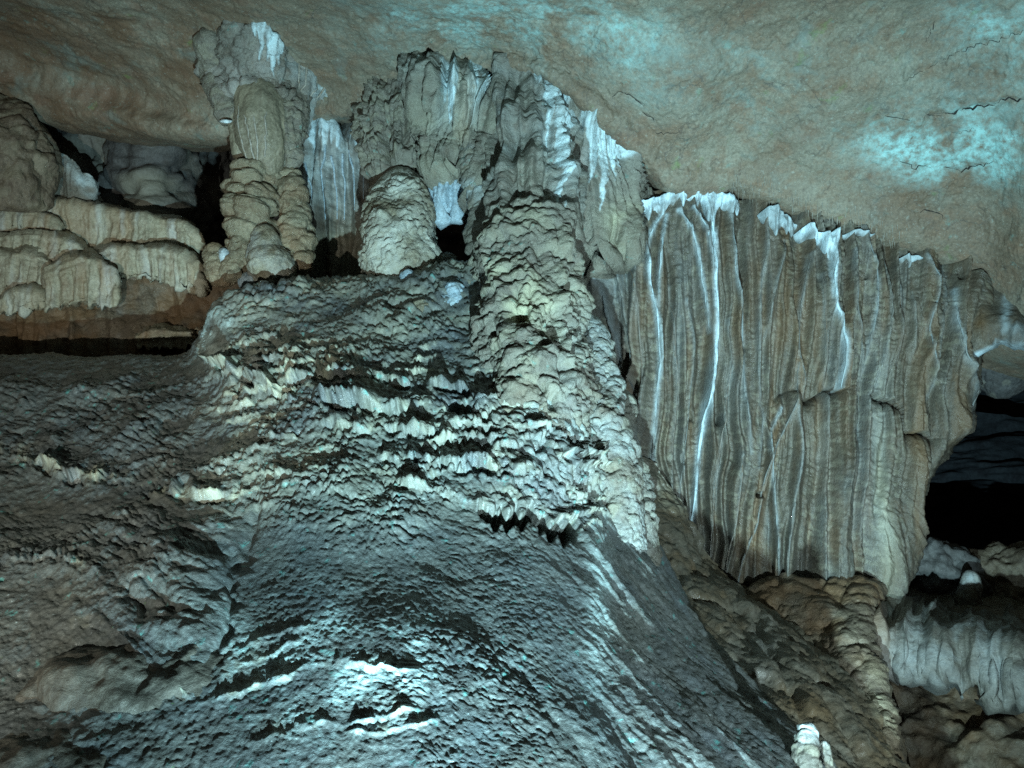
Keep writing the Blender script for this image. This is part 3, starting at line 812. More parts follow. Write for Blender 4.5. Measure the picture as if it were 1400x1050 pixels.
# small holes
for (cx, cy, rx, ry, am) in ((1038, 676, 6, 4, .2), (982, 574, 3, 8, .15), (948, 568, 4, 7, .1), (1308, 380, 3, 8, .14), (1303, 352, 4, 8, .12), (935, 628, 3, 7, .1), (1014, 478, 3, 4, .1), (790, 250, 4, 22, .15), (1180, 380, 3, 5, .08)):
    h -= am * np.exp(-((X - cx) / rx) ** 4 - ((Yp - cy) / ry) ** 4)
S.h = h
nz = n2(X, Yp * 0.25, 0.03, 4, 77, 0.6)
topc = np.clip(gauss(X, Yp, 835, 240, 30, 110) + 0.5 * gauss(X, Yp, 800, 300, 12, 110), 0, 1) * (0.4 + nz)
tint = 0.22 * np.clip(n2(X, Yp * 0.15, 0.05, 3, 79), 0, 1)
S.attr['calc'] = np.clip(np.maximum(rib_calc, topc * 0.7) + tint * 0.35, 0, 1)
oc = np.clip(n2(X, Yp * 0.12, 0.06, 3, 83) * 1.5 - 0.1, 0, 1) * 0.65 + 0.5 * gauss(X, Yp, 1090, 440, 8, 60) + 0.5 * gauss(X, Yp, 1250, 680, 10, 120) + 0.3 * gauss(X, Yp, 1130, 620, 18, 80) + 0.4 * gauss(X, Yp, 1205, 430, 9, 60)
oc += 0.55 * np.exp(-(polydist(X, Yp, RIBS[27][0])[0] / 9) ** 2)
S.attr['ochre'] = np.clip(oc * 0.6, 0, 0.6)
S.attr['pale'] = np.clip(0.12 * (wid > 0.75) * rough + 0.35 * gauss(X, Yp, 1205, 700, 10, 130), 0, 0.6)
CURT = S
curtain = zoned('fluted_drapery', S, m_curt, [('broken_lower_sheet', ((dy > 0) & (X > 1090) & (X < 1290)).astype(float)), ('drapery_sheet', None)], label='long wall of fluted brown-grey calcite draperies hanging below the sloping ceiling', cat='drapery')
for k, (pts, wd, cal) in enumerate(RIBS):
    L = path(pts, 5)
    c, n = CURT.at(L[:, 0], L[:, 1], 0.0)
    for _ in range(2):
        c[1:-1] = (c[:-2] + 2 * c[1:-1] + c[2:]) / 4
    t = np.linspace(0, 1, len(c))
    r = wd * (1.0 if cal > 0.5 else 0.75) * 9.0 / F * np.minimum(1, np.minimum(3 * t + 0.35, 5 * (1 - t) + 0.12)) * (1 + 0.25 * np.sin(t * 37 + k) * np.sin(t * 13))
    g = 0.85 + 0.5 * n2(L[:, 0], L[:, 1], 0.06, 2, 900 + k)
    r = r * 0.72
    fade = np.clip((1.15 if cal > 0.9 else 0.95 if cal > 0.5 else 0.45) * (1 - (0.45 if cal > 0.9 else 0.75) * t) * g, 0, 1) if cal > 0.22 else 0.12 * g
    tube('drapery_rib', c - n * r[:, None] * 0.35, r, m_curt, 7, parent=curtain, attrs={'calc': np.repeat(np.broadcast_to(fade, (len(c),)), 7), 'ochre': np.full(len(c) * 7, 0.5 if cal < 0.12 else 0.05)})

# white calcite curtains along the top of the drapery
def fringe(name, surf, topline, fingers, mat, parent, base=6, thick=0.05, seed=1, step=1.2, dy=0, **kw):
    q = np.asarray(topline, float) + np.array([0.0, dy])
    xs = np.arange(q[0, 0], q[-1, 0], step)
    yt = np.interp(xs, q[:, 0], q[:, 1]) + 2.0 * n2(xs, xs * 0, 0.15, 2, seed)
    Ln = base * (1 + 0.6 * n2(xs, xs * 0, 0.2, 2, seed + 5))
    for (fx, fl_, fw) in fingers:
        Ln = np.maximum(Ln, fl_ * np.clip(1 - np.abs(xs - fx) / fw, 0, 1) ** 0.8)
    Ln *= np.clip(np.minimum((xs - xs[0]) / 5, (xs[-1] - xs) / 5), 0.15, 1)
    nr = int(max(10, Ln.max() / 1.6))
    t = np.linspace(0, 1, nr)[:, None]
    gx = np.broadcast_to(xs[None], (nr, len(xs))).copy()
    gy = yt[None] + t * Ln[None]
    st = 2
    a, b = getattr(surf, 'fx', surf.px), surf.py
    # nearest sheet point for every grid point
    c = np.zeros(gx.shape + (3,))
    nrm = np.zeros(gx.shape + (3,))
    m = (a > xs[0] - 30) & (a < xs[-1] + 30) & (b > gy.min() - 30) & (b < gy.max() + 30)
    sa, sb_ = a[m], b[m]
    sd, sn = surf.D[m], surf.N[m]
    for j in range(gx.shape[1]):
        mm = np.abs(sa - xs[j]) < 3
        if mm.sum() == 0:
            mm = np.abs(sa - xs[j]) < 12
        kk = np.argmin((sa[mm][None] - gx[:, j][:, None]) ** 2 + (sb_[mm][None] - gy[:, j][:, None]) ** 2, 1)
        c[:, j] = sd[mm][kk]
        nrm[:, j] = sn[mm][kk]
    for _ in range(6):
        c[1:-1] = (c[:-2] + 2 * c[1:-1] + c[2:]) / 4
        c[:, 1:-1] = (c[:, :-2] + 2 * c[:, 1:-1] + c[:, 2:]) / 4
    lump = 0.5 + 0.5 * n2(gx, gy * 0.3, 0.16, 3, seed + 9)
    off = thick * (0.25 + 0.9 * lump) * np.sqrt(np.clip(1 - t ** 2, 0, 1)) - 0.02 * t
    off = off * np.clip(np.minimum((xs - xs[0]) / 6, (xs[-1] - xs) / 6), 0.0, 1)[None]
    V = c + nrm * off[..., None]
    back_ = c - nrm * 0.03
    G = np.concatenate([back_[:1], V, back_[-1:]], 0)
    v, qd = mesh_grid(G)
    cal = np.clip(1.15 - 0.75 * t ** 1.5 + 0.45 * n2(gx, gy, 0.12, 3, seed + 20), 0.1, 1) * (1.0 if mat is m_calc else 0.62)
    cal = np.concatenate([cal[:1], cal, cal[-1:]], 0)
    return mk(name, v, qd, m_curt, parent=parent, attrs={'calc': cal}, **kw)

fringe('calcite_curtain', CURT, [(872, 268), (884, 272), (900, 266), (920, 260), (945, 258), (970, 261), (990, 265), (1018, 272)],
       [(887, 42, 4), (905, 36, 5), (898, 22, 7), (918, 24, 9), (930, 36, 5), (940, 22, 6), (950, 34, 5), (964, 62, 7), (974, 70, 5), (982, 24, 6), (1000, 34, 4), (1010, 18, 4)], m_calc, curtain, 16, 0.12, 2, dy=5)
fringe('calcite_curtain', CURT, [(1036, 286), (1050, 283), (1066, 284), (1080, 292), (1092, 302)],
       [(1044, 30, 5), (1056, 50, 9), (1064, 34, 6), (1074, 44, 4), (1084, 36, 3)], m_blue, curtain, 16, 0.10, 4, dy=6)
fringe('calcite_curtain', CURT, [(1088, 312), (1098, 306), (1110, 318), (1122, 322), (1136, 318), (1140, 330)],
       [(1096, 22, 5), (1108, 24, 6), (1122, 40, 6), (1130, 62, 6)], m_calc, curtain, 14, 0.12, 6, dy=6)
fringe('calcite_curtain', CURT, [(1140, 322), (1160, 322), (1186, 323)], [(1150, 9, 4), (1170, 7, 5)], m_blue, curtain, 4, 0.06, 8, dy=6)
fringe('calcite_curtain', CURT, [(1225, 350), (1238, 344), (1252, 346), (1258, 352)], [(1236, 12, 3), (1244, 26, 3)], m_blue, curtain, 5, 0.08, 9, dy=6)

#@@PART3
# ================================================================== columns and hanging masses
ct = lambda x, y, d: (x, y, cY(x, y) - d)
def cp(x, y, r, d=0.1, rat=1.0):
    return (x, y, cY(x, y) - d, r, rat)

def lump(s, size, amp, seed, asp=0.8, warp=0.42, skew=0.0):
    wa = s.a / size + warp * vnoise(s.V, 1.3 / size, seed)
    wb = s.b / (size * asp) + warp * vnoise(s.V, 1.3 / size, seed + 4)
    B, i = bubble(wa, wb, seed, skew=skew)
    s.h = s.h + amp * size * B * np.clip(0.9 + 0.9 * vnoise(s.V, 0.4 / size, seed + 9), 0.2, 1.6)
    return i

def flutes(s, freq, amp, seed, stretch=0.1):
    s.h = s.h + amp * (0.5 - np.abs(n2(s.a + 0.03 * vnoise(s.V, 3, seed), s.b * stretch, freq, 2, seed)))

def masks(s, calc=0, ochre=0, pale=0, ids=None, f=3.0, seed=0):
    n = fbm(s.V, f, 4, 0.6, seed + 50)
    if callable(calc): calc = calc(s)
    s.attr['calc'] = np.clip(np.maximum(np.asarray(calc) * (0.6 + 0.8 * n) * np.ones(s.h.shape), getattr(s, 'cal', 0)), 0, 1)
    s.attr['ochre'] = np.clip(np.asarray(ochre) * (0.5 + n) * np.ones(s.h.shape), 0, 0.8)
    s.attr['pale'] = np.clip(np.asarray(pale) * (0.5 + n) * np.ones(s.h.shape) + (0 if ids is None else 0.13 * (ids > 0.7)), 0, 0.85)

def coat(s, topline, fingers, base, thick=0.02, seed=1, amt=1.0):
    """white calcite run down a surface in fingers"""
    q = np.asarray(topline, float)
    x = s.px + 2.5 * n2(s.px, s.py, 0.06, 3, seed)
    yt = np.interp(x, q[:, 0], q[:, 1])
    Ln = base * (1 + 0.7 * n2(x, x * 0, 0.2, 2, seed + 5))
    for (fx, fl_, fw) in fingers:
        Ln = np.maximum(Ln, fl_ * np.clip(1 - np.abs(x - fx) / fw, 0, 1) ** 0.6)
    m = sstep(Ln - (s.py - yt), -4, 10) * sstep(s.py - yt, -6, 0) * sstep(x, q[0, 0] - 2, q[0, 0] + 3) * sstep(x, q[-1, 0] + 2, q[-1, 0] - 3)
    m = m * np.clip(0.85 + 0.4 * n2(s.px, s.py * 0.25, 0.2, 3, seed + 8), 0, 1)
    if hasattr(s, 'th'):
        m = m * (np.sin(s.th) > 0)
    s.h = s.h + thick * m
    s.cal = np.maximum(getattr(s, 'cal', 0), m * amt)

# ---- the great column
S = Pillar([(722, 70, 9.2, 34), (722, 110, 8.98, 50), (720, 200, 8.62, 53), (719, 300, 8.22, 55), (722, 380, 7.8, 57), (723, 450, 7.5, 61), (726, 540, 7.15, 64),
            (730, 600, 7.0, 66), (734, 650, 6.95, 60), (736, 690, 7.0, 40)], step=1.45)
S.h = 0.05 * fbm(S.V, 1.5, 3, 0.5, 2) + 0.07 * fbm(S.V, 3.5, 3, 0.5, 12) + 0.09 * (0.4 - np.abs(n2(S.a, S.b * 0.15, 4.0, 2, 25)))
up = sstep(S.py, 350, 290)
S.h += up * (0.26 * (0.5 - np.abs(n2(S.a, S.b * 0.10, 3.6, 2, 5))) + 0.16 * (0.5 - np.abs(n2(S.a, S.b * 0.12, 11, 2, 15)))) + up * 0.012 * n2(S.a, S.b * 1.3, 12, 3, 6)
h0 = S.h.copy(); S.h = np.zeros_like(h0)
lump(S, 0.12, 0.38, 31, 0.9); lump(S, 0.05, 0.5, 35, 0.8); u1 = S.h * up; S.h = np.zeros_like(h0)
i1 = lump(S, 0.11, 0.75, 32, 1.0, skew=-0.45); lump(S, 0.055, 0.9, 33, 0.9, skew=-0.4); lump(S, 0.03, 0.7, 34)
S.h = h0 + u1 + (1 - up) * S.h
for (cx, cy, rx, ry, am) in ((712, 472, 9, 8, .2), (745, 512, 9, 6, .15), (727, 590, 5, 14, .16), (750, 575, 5, 10, .14), (740, 610, 16, 6, .18), (690, 590, 10, 5, .14), (648, 568, 10, 6, .12)):
    S.h -= am * np.exp(-((S.px - cx) / rx) ** 4 - ((S.py - cy) / ry) ** 4) * (np.sin(S.th) > 0)
coat(S, [(722, 112), (735, 112), (750, 118), (764, 130)], [(730, 60, 6), (742, 140, 7), (752, 220, 5), (760, 110, 5)], 24, 0.025, 26)
masks(S, calc=0.55 * gauss(S.px, S.py, 752, 170, 20, 110) + 0.18 * gauss(S.px, S.py, 780, 560, 40, 110) + 0.2 * gauss(S.px, S.py, 690, 200, 20, 90),
      pale=0.75 * gauss(S.px, S.py, 712, 450, 50, 75) + 0.6 * gauss(S.px, S.py, 745, 690, 30, 14), ochre=0.3 * gauss(S.px, S.py, 735, 590, 30, 40), ids=i1 * (1 - up))
S.fx = np.where(np.sin(S.th) > 0.05, S.px, 9e4)
BIG = S
big = zoned('great_column', S, m_col, [('fluted_shaft', (S.py < 318).astype(float)), ('scaly_shaft', None)], label='tallest column of scaly lumps joining ceiling to the flowstone mound', cat='column')

def cone(name, px, py, Y, rpx, lpx, mat, parent=None, up=False, seed=0, **kw):
    """one small stalactite (or stalagmite): a tapered knobbly drop"""
    n = 9
    t = np.linspace(0, 1, n)
    prof = (1 - t) ** 0.75
    prof[-1] = 0.06
    r = rpx * Y / F * prof * (1 + 0.2 * np.sin(t * 11 + seed))
    ys = py + (-t if up else t) * lpx
    c = P(px + 1.2 * np.sin(t * 3 + seed), ys, Y)
    return tube(name, c, np.maximum(r, 0.002), mat, 9, parent=parent, **kw)

def knobby(name, pts, mat, label, cat, size=0.1, amp=0.5, seed=1, step=None, small=True, calc=0, ochre=0, pale=0, low=0.03, flute=0, **kw):
    s = Pillar(pts, step)
    s.h = low * fbm(s.V, 2.5, 3, 0.5, seed)
    i = lump(s, size, amp, seed, skew=-0.3)
    if small:
        lump(s, size * 0.42, amp * 0.8, seed + 1, skew=-0.3)
        s.h += size * 0.05 * fbm(s.V, 4 / size, 2, 0.6, seed)
    if flute:
        s.h += flute * (0.5 - np.abs(n2(s.a + 0.03 * vnoise(s.V, 3, seed), s.b * 0.12, 7.0, 2, seed + 30))) + 0.5 * flute * (0.5 - np.abs(n2(s.a, s.b * 0.15, 17.0, 2, seed + 31)))
    # taper the bumps toward both ends
    t = np.linspace(0, 1, s.h.shape[0])[:, None]
    s.h *= np.clip(np.minimum(t * 9, (1 - t) * 9), 0.1, 1)
    masks(s, calc, ochre, pale, i, seed=seed)
    s.fx = np.where(np.sin(s.th) > 0.05, s.px, 9e4)
    return pillar(name, s, mat, label=label, cat=cat, **kw), s

knobby('knobby_column', [(795, 440, 8.0, 9), (806, 452, 7.8, 19), (808, 500, 7.6, 24), (815, 560, 7.35, 34), (822, 640, 7.1, 42), (830, 720, 6.95, 45), (838, 790, 6.8, 36)], m_col,
       'knobby grey column hugging the great column beside the dark cleft', 'column', 0.09, 0.75, 41, calc=0.25)
knobby('knobby_stalagmite', [(838, 538, 7.95, 8), (845, 548, 7.85, 16), (846, 600, 7.7, 22), (850, 660, 7.5, 30), (862, 740, 7.3, 34), (872, 800, 7.2, 26)], m_col,
       'low knobby stalagmite at the foot of the dark cleft, beside the fluted drapery', 'stalagmite', 0.1, 0.55, 43, calc=0.15)

# ---- stepped column left of the dark hole: an upper hanging mass and a stump below it
knobby('hanging_rock_mass', [(556, 115, 9.75, 40), (552, 150, 9.55, 50), (550, 190, 9.45, 50), (549, 225, 9.35, 44), (549, 250, 9.25, 37), (549, 260, 9.2, 22)], m_col,
       'scaly grey rock mass hanging from the ceiling straight above the yellowish stump', 'stalactite', 0.07, 0.9, 51, low=0.10, flute=0.22)
knobby('broad_stump', [(549, 252, 9.05, 22), (548, 258, 9.0, 34), (549, 290, 8.9, 43), (549, 330, 8.75, 48), (550, 362, 8.7, 48), (550, 390, 8.7, 40)], m_lump,
       'broad yellow-grey crusty stump on the mound crest under a hanging mass', 'stalagmite', 0.055, 0.95, 53, calc=0.2, pale=0.25, low=0.08)

# ---- hanging grooved drapery in the middle of the roof line
net = [[ct(550, 30, -0.5), ct(580, 38, -0.5), ct(620, 54, -0.5), ct(660, 72, -0.5), ct(690, 89, -0.5), ct(700, 89, -0.6)],
       [ct(556, 72, -0.1), ct(582, 76, 0.02), ct(620, 85, 0.06), ct(655, 98, 0.06), ct(684, 112, 0.06), ct(692, 112, -0.3)],
       [(566, 130, 8.7), (590, 130, 8.45), (622, 130, 8.4), (652, 135, 8.45), (680, 145, 8.5), (688, 145, 9.0)],
       [(578, 180, 9.0), (596, 180, 8.8), (624, 180, 8.65), (650, 180, 8.6), (674, 190, 8.6), (682, 190, 9.1)],
       [(586, 238, 9.05), (600, 226, 8.85), (624, 222, 8.75), (644, 232, 8.65), (664, 240, 8.65), (672, 240, 9.1)],
       [(590, 246, 9.3), (602, 238, 9.15), (624, 236, 9.05), (642, 250, 8.95), (660, 262, 8.95), (668, 262, 9.3)]]
S = Surf(net, step=1.4)
S.hang(0.12, 0.05, 62)
flutes(S, 7, 0.30, 61, 0.12); flutes(S, 17, 0.16, 63, 0.1)
lump(S, 0.10, 0.6, 64, 0.7); lump(S, 0.045, 0.6, 65)
S.h *= 0.15 + 0.85 * sstep(S.py - np.interp(S.px, [550, 580, 620, 660, 690], [40, 48, 64, 82, 99]), 5, 60)
coat(S, [(602, 88), (610, 82), (620, 88), (628, 100)], [(608, 60, 6), (616, 84, 6), (622, 78, 5)], 14, 0.025, 12)
coat(S, [(640, 84), (652, 88), (664, 96)], [(646, 50, 6), (656, 60, 5)], 10, 0.025, 14)
masks(S, calc=0.3 * gauss(S.px, S.py, 614, 125, 11, 55) + 0.5 * gauss(S.px, S.py, 650, 120, 14, 50) + 0.5 * gauss(S.px, S.py, 585, 70, 25, 35), ochre=0.5 * gauss(S.px, S.py, 640, 150, 12, 60), pale=0.2)
mid = sheet('grooved_drapery', S, m_col, label='grooved hanging drapery with pale streaks between the hanging mass and the great column', cat='drapery')
MID = S
# bluish ragged curtain below it
S = Surf([[(590, 226, 8.95), (604, 222, 8.85), (618, 222, 8.85), (634, 226, 8.95)], [(592, 256, 8.95), (604, 256, 8.85), (618, 258, 8.85), (636, 262, 8.95)], [(592, 276, 9.05), (604, 284, 8.95), (618, 288, 8.95), (634, 284, 9.05)], [(592, 276, 9.3), (604, 284, 9.3), (618, 288, 9.3), (634, 284, 9.3)]], step=1.3)
S.hang(0.14, 0.07, 68, 30); flutes(S, 15, 0.26, 66, 0.1); lump(S, 0.06, 0.5, 67)
masks(S, calc=0.25)
sheet('ragged_curtain', S, m_blue, label='small ragged bluish curtain over the black hole between the columns', cat='drapery')
for k, (x, y, l) in enumerate([(596, 270, 22), (603, 276, 20), (610, 280, 16), (617, 282, 24), (625, 280, 14), (632, 278, 18)]):
    cone('stalactite', x, y, 8.92, 4, l, m_blue, seed=k * 2.1, label='bluish ragged stalactite, number %s from the stump along the small curtain' % ('one two three four five six'.split()[k]), cat='stalactite', group='stalactites of the ragged curtain')
knobby('finger_stalactite', [(648, 190, 8.7, 14), (650, 225, 8.6, 15), (654, 260, 8.55, 15), (660, 295, 8.5, 12), (665, 318, 8.5, 5)], m_col,
       'knobby finger stalactite pointing down beside the great column', 'stalactite', 0.08, 0.5, 71, calc=0.35)

# ---- short drapery with white flows between the great column and the long drapery
net = [[ct(735, 88, -0.4), ct(770, 104, -0.4), ct(804, 126, -0.4), ct(836, 152, -0.4), ct(856, 182, -0.5), ct(866, 200, -0.8)],
       [(748, 130, 8.6), (780, 142, 8.5), (810, 160, 8.48), (836, 186, 8.55), (852, 212, 8.75), (860, 232, 9.2)],
       [(760, 200, 8.85), (790, 205, 8.68), (815, 212, 8.62), (838, 225, 8.68), (852, 245, 8.85), (858, 260, 9.3)],
       [(772, 270, 9.0), (795, 270, 8.82), (818, 270, 8.74), (838, 275, 8.78), (850, 290, 8.95), (856, 300, 9.35)],
       [(776, 335, 9.15), (796, 335, 8.9), (818, 332, 8.8), (840, 332, 8.8), (856, 325, 8.85), (864, 325, 9.15)],
       [(778, 352, 9.4), (798, 350, 9.2), (818, 346, 9.15), (840, 344, 9.15), (856, 334, 9.15), (864, 334, 9.35)]]
S = Surf(net, step=1.4)
S.hang(0.16, 0.05, 80); flutes(S, 5.0, 0.36, 81, 0.1); flutes(S, 12, 0.14, 82, 0.1)
lump(S, 0.11, 0.45, 83, 0.8); lump(S, 0.045, 0.45, 84)
for (cx, cy, rx, ry, am) in ((782, 255, 4, 26, .3), (795, 205, 4, 20, .2)):
    S.h -= am * np.exp(-((S.px - cx) / rx) ** 4 - ((S.py - cy) / ry) ** 4)
coat(S, [(745, 118), (760, 120), (775, 130), (786, 142)], [(752, 90, 6), (762, 150, 6), (772, 100, 6), (780, 70, 5)], 26, 0.025, 22)
coat(S, [(796, 150), (808, 152), (822, 160), (836, 172), (846, 188)], [(804, 34, 6), (812, 100, 5), (822, 140, 6), (834, 80, 6), (842, 50, 5)], 20, 0.025, 24)
masks(S, calc=0.3 * gauss(S.px, S.py, 820, 200, 22, 60) + 0.4 * gauss(S.px, S.py, 770, 150, 20, 50), pale=0.5 * gauss(S.px, S.py, 838, 300, 14, 40), ochre=0.3 * gauss(S.px, S.py, 800, 220, 16, 60))
sd = sheet('short_drapery', S, m_col, label='short grooved drapery with pale flows in the corner beside the great column', cat='drapery')
SHORT = S

# ---- fluted blue curtain behind, between the paired pillars and the stepped column
net = [[ct(396, 132, -0.9), ct(425, 132, -0.9), ct(455, 144, -0.9), ct(480, 156, -0.9), ct(506, 168, -0.9), ct(510, 168, -1.2)],
       [(398, 165, 10.2), (426, 163, 10.0), (455, 172, 9.95), (480, 184, 9.95), (506, 196, 10.0), (510, 196, 10.5)],
       [(402, 230, 10.25), (428, 230, 10.05), (456, 230, 10.0), (482, 235, 10.0), (504, 240, 10.05), (508, 240, 10.5)],
       [(408, 320, 10.3), (432, 320, 10.1), (457, 320, 10.05), (482, 320, 10.05), (502, 320, 10.1), (506, 320, 10.5)],
       [(410, 420, 10.35), (432, 420, 10.15), (457, 420, 10.1), (482, 420, 10.1), (500, 420, 10.15), (504, 420, 10.5)]]
S = Surf(net, step=1.4)
flutes(S, 4.5, 0.26, 91, 0.08); flutes(S, 12, 0.06, 92, 0.08)
S.h += 0.012 * n2(S.a * 0.5, S.b * 1.5, 14, 3, 93)
Wb, wid = bubble(S.a * 9, S.b * 12, 94); S.h += 0.03 * Wb * sstep(S.px, 470, 440)
coat(S, [(404, 160), (415, 152), (430, 154), (450, 166), (466, 180), (470, 190)], [(412, 34, 5), (420, 50, 5), (430, 60, 5), (438, 34, 5), (446, 50, 5), (456, 30, 5), (464, 34, 4)], 18, 0.025, 28)
coat(S, [(476, 178), (486, 180), (496, 186), (502, 190)], [(480, 22, 4), (490, 34, 5), (498, 30, 4)], 10, 0.025, 30)
masks(S, calc=0.35 * sstep(S.py, 330, 230), pale=0.15)
bc = sheet('fluted_curtain', S, m_curt, label='fluted curtain with bluish frosting above its shadowed lower half, behind the paired pillars', cat='drapery')
BC = S
for k, pts in enumerate([[(421, 190), (424, 230), (430, 262), (430, 300)], [(447, 200), (446, 240), (446, 300)], [(455, 214), (460, 240), (462, 300)], [(466, 210), (470, 250), (472, 300)], [(478, 205), (486, 240), (488, 290)], [(490, 200), (497, 235), (496, 275)]]):
    L = path(pts, 5)
    c, n = BC.at(L[:, 0], L[:, 1])
    for _ in range(2): c[1:-1] = (c[:-2] + 2 * c[1:-1] + c[2:]) / 4
    t = np.linspace(0, 1, len(c))
    tube('curtain_rib', c, 0.018 * (1 - 0.6 * t), m_blue, 7, parent=bc)

# ---- paired pillars with the smooth shield, under a rough pendant
S = Surf([[ct(285, 22, -0.5), ct(315, 12, -0.5), ct(345, 8, -0.5), ct(375, 24, -0.5), ct(400, 50, -0.5)],
          [ct(262, 48, -0.4), ct(300, 44, 0.02), ct(345, 40, 0.05), ct(384, 60, 0.02), ct(424, 84, -0.4)],
          [ct(262, 84, -0.4), ct(300, 80, 0.16), ct(345, 76, 0.22), ct(388, 88, 0.18), ct(438, 108, -0.4)],
          [ct(272, 112, -0.3), ct(306, 108, 0.26), ct(346, 104, 0.34), ct(388, 112, 0.28), ct(424, 128, -0.3)],
          [(296, 130, 9.3), (318, 122, 9.05), (350, 118, 9.0), (384, 126, 9.05), (410, 136, 9.3)],
          [(300, 132, 10.0), (320, 124, 9.9), (350, 118, 9.9), (384, 126, 9.9), (408, 134, 10.0)]], step=1.35)
S.h = 0.10 * fbm(S.V, 2.2, 4, 0.6, 101)
lump(S, 0.10, 0.75, 102, 0.9); lump(S, 0.05, 0.9, 103, 0.8, skew=-0.3); S.h += 0.02 * fbm(S.V, 14, 3, 0.65, 104)
coat(S, [(340, 20), (350, 30), (362, 42), (376, 54), (388, 66)], [(348, 26, 5), (356, 50, 5), (366, 40, 5), (374, 52, 7), (382, 30, 5)], 12, 0.05, 107)
masks(S, calc=0.15, ochre=0.25)
sheet('rough_pendant', S, m_col, label='rough crusty pendant bulging from the ceiling above the smooth shield', cat='stalactite')
knobby('stub_stalactite', [cp(284, 44, 10, 0), cp(287, 70, 22, 0), cp(293, 100, 21, 0.1), (301, 132, 9.1, 16), (307, 158, 9.1, 12), (309, 170, 9.1, 6)], m_col,
       'short crusty stalactite with a broken white tip beside the smooth shield', 'stalactite', 0.08, 0.4, 103, low=0.06)
for nm, (x, y, r) in (('white', (309, 166, 8)),):
    s = Pillar([(x - r, y, 8.98, 1.2), (x - r * 0.5, y - 0.5, 8.95, 2.2), (x, y, 8.93, 2.6), (x + r * 0.5, y, 8.95, 2.2), (x + r, y - 0.5, 8.98, 1)], 1.0)
    pillar('broken_tip', s, m_calc, label='bright white broken tip at the lower end of the short crusty stalactite', cat='calcite')
net = [[ct(368, 46, -0.4), ct(395, 62, -0.4), ct(422, 80, -0.4), ct(448, 100, -0.4)], [ct(376, 95, 0.25), ct(398, 105, 0.2), ct(420, 112, 0.12), ct(442, 124, -0.1)], [(388, 140, 9.4), (402, 145, 9.4), (414, 145, 9.45), (426, 138, 9.55)], [(396, 178, 9.5), (402, 178, 9.5), (408, 176, 9.55), (414, 172, 9.65)]]
S = Surf(net, step=1.3)
flutes(S, 7, 0.18, 105, 0.15); lump(S, 0.08, 0.3, 106); lump(S, 0.035, 0.3, 107)
masks(S, calc=0.7 * gauss(S.px, S.py, 436, 112, 10, 14) + 0.25)
rw = sheet('ribbed_wing', S, m_col, label='triangular ribbed wing of rock flaring from the pendant to the ceiling', cat='drapery')
for k, pts in enumerate([[(402, 78), (404, 100), (408, 118)], [(414, 86), (414, 104), (410, 124)], [(428, 98), (426, 112), (418, 132)], [(438, 108), (434, 120), (424, 138)]]):
    L = path(pts, 4); c, n = S.at(L[:, 0], L[:, 1], 0.01); t = np.linspace(0, 1, len(c))
    tube('wing_rib', c, 0.017 * (1 - 0.5 * t), m_rib, 7, parent=rw)
S = Pillar([(357, 112, 9.35, 10), (355, 122, 9.2, 25), (355, 145, 9.1, 33), (357, 175, 9.1, 34), (361, 205, 9.12, 29), (364, 228, 9.15, 20), (364, 236, 9.2, 10)], 1.3)
S.h = 0.03 * fbm(S.V, 2.5, 3, 0.5, 1) + 0.05 * (0.5 - np.abs(n2(S.a + 0.05 * S.b, S.b * 0.1, 5, 2, 111))) + 0.006 * fbm(S.V, 25, 3, 0.6, 3)
masks(S, pale=0.2, ochre=0.15)
S.fx = np.where(np.sin(S.th) > 0.05, S.px, 9e4)
sh = pillar('smooth_shield', S, m_shield, label='smooth egg-shaped shield of tan calcite under the rough pendant', cat='drapery')
for pts in ([(335, 155), (340, 190), (345, 215), (344, 228)], [(346, 165), (350, 190), (354, 210), (356, 226)], [(358, 170), (362, 195), (360, 226)], [(372, 165), (372, 190), (370, 220)]):
    L = path(pts, 4); c, n = S.at(L[:, 0], L[:, 1], 0.004); t = np.linspace(0, 1, len(c))
    tube('shield_rib', c, 0.012 * np.minimum(1, 4 * t + 0.3), m_rib, 7, parent=sh)
knobby('blade_drapery', [(322, 128, 9.3, 4), (322, 145, 9.2, 8, 1.6), (326, 180, 9.2, 10, 1.6), (331, 210, 9.2, 7, 1.6), (333, 226, 9.25, 2)], m_shield, 'thin blade of drapery hanging along the outer side of the smooth shield', 'drapery', 0.09, 0.2, 113)
knobby('rough_shaft', [(388, 85, 9.5, 22), (388, 120, 9.4, 24), (390, 160, 9.35, 25), (392, 200, 9.3, 20), (393, 232, 9.3, 13), (394, 240, 9.3, 8)], m_col, 'rough grey shaft hanging between the smooth shield and the frosted fluted curtain', 'stalactite', 0.06, 0.7, 115, flute=0.08)
knobby('lumpy_pillar', [(360, 224, 9.25, 13), (355, 232, 9.2, 17), (350, 255, 9.15, 17), (346, 285, 9.1, 20), (342, 315, 9.05, 21), (336, 345, 9.05, 20), (330, 370, 9.1, 16)], m_lump,
       'lumpy tan pillar standing directly below the smooth shield', 'column', 0.18, 0.85, 117, ochre=0.25)
knobby('lumpy_pillar', [(394, 226, 9.35, 10), (396, 240, 9.3, 10), (399, 265, 9.25, 13), (402, 300, 9.2, 15), (404, 335, 9.15, 16), (406, 360, 9.15, 16), (406, 376, 9.2, 12)], m_lump,
       'slimmer lumpy tan pillar standing directly below the rough grey shaft', 'column', 0.17, 0.85, 119, ochre=0.3)
knobby('rounded_knob', [(364, 318, 9.0, 8), (363, 326, 8.9, 17), (364, 345, 8.85, 24), (372, 362, 8.85, 28), (382, 374, 8.9, 22), (384, 382, 8.95, 12)], m_lump, 'rounded grey knob between the feet of the lumpy pillars', 'flowstone', 0.14, 0.3, 121, calc=0.3)
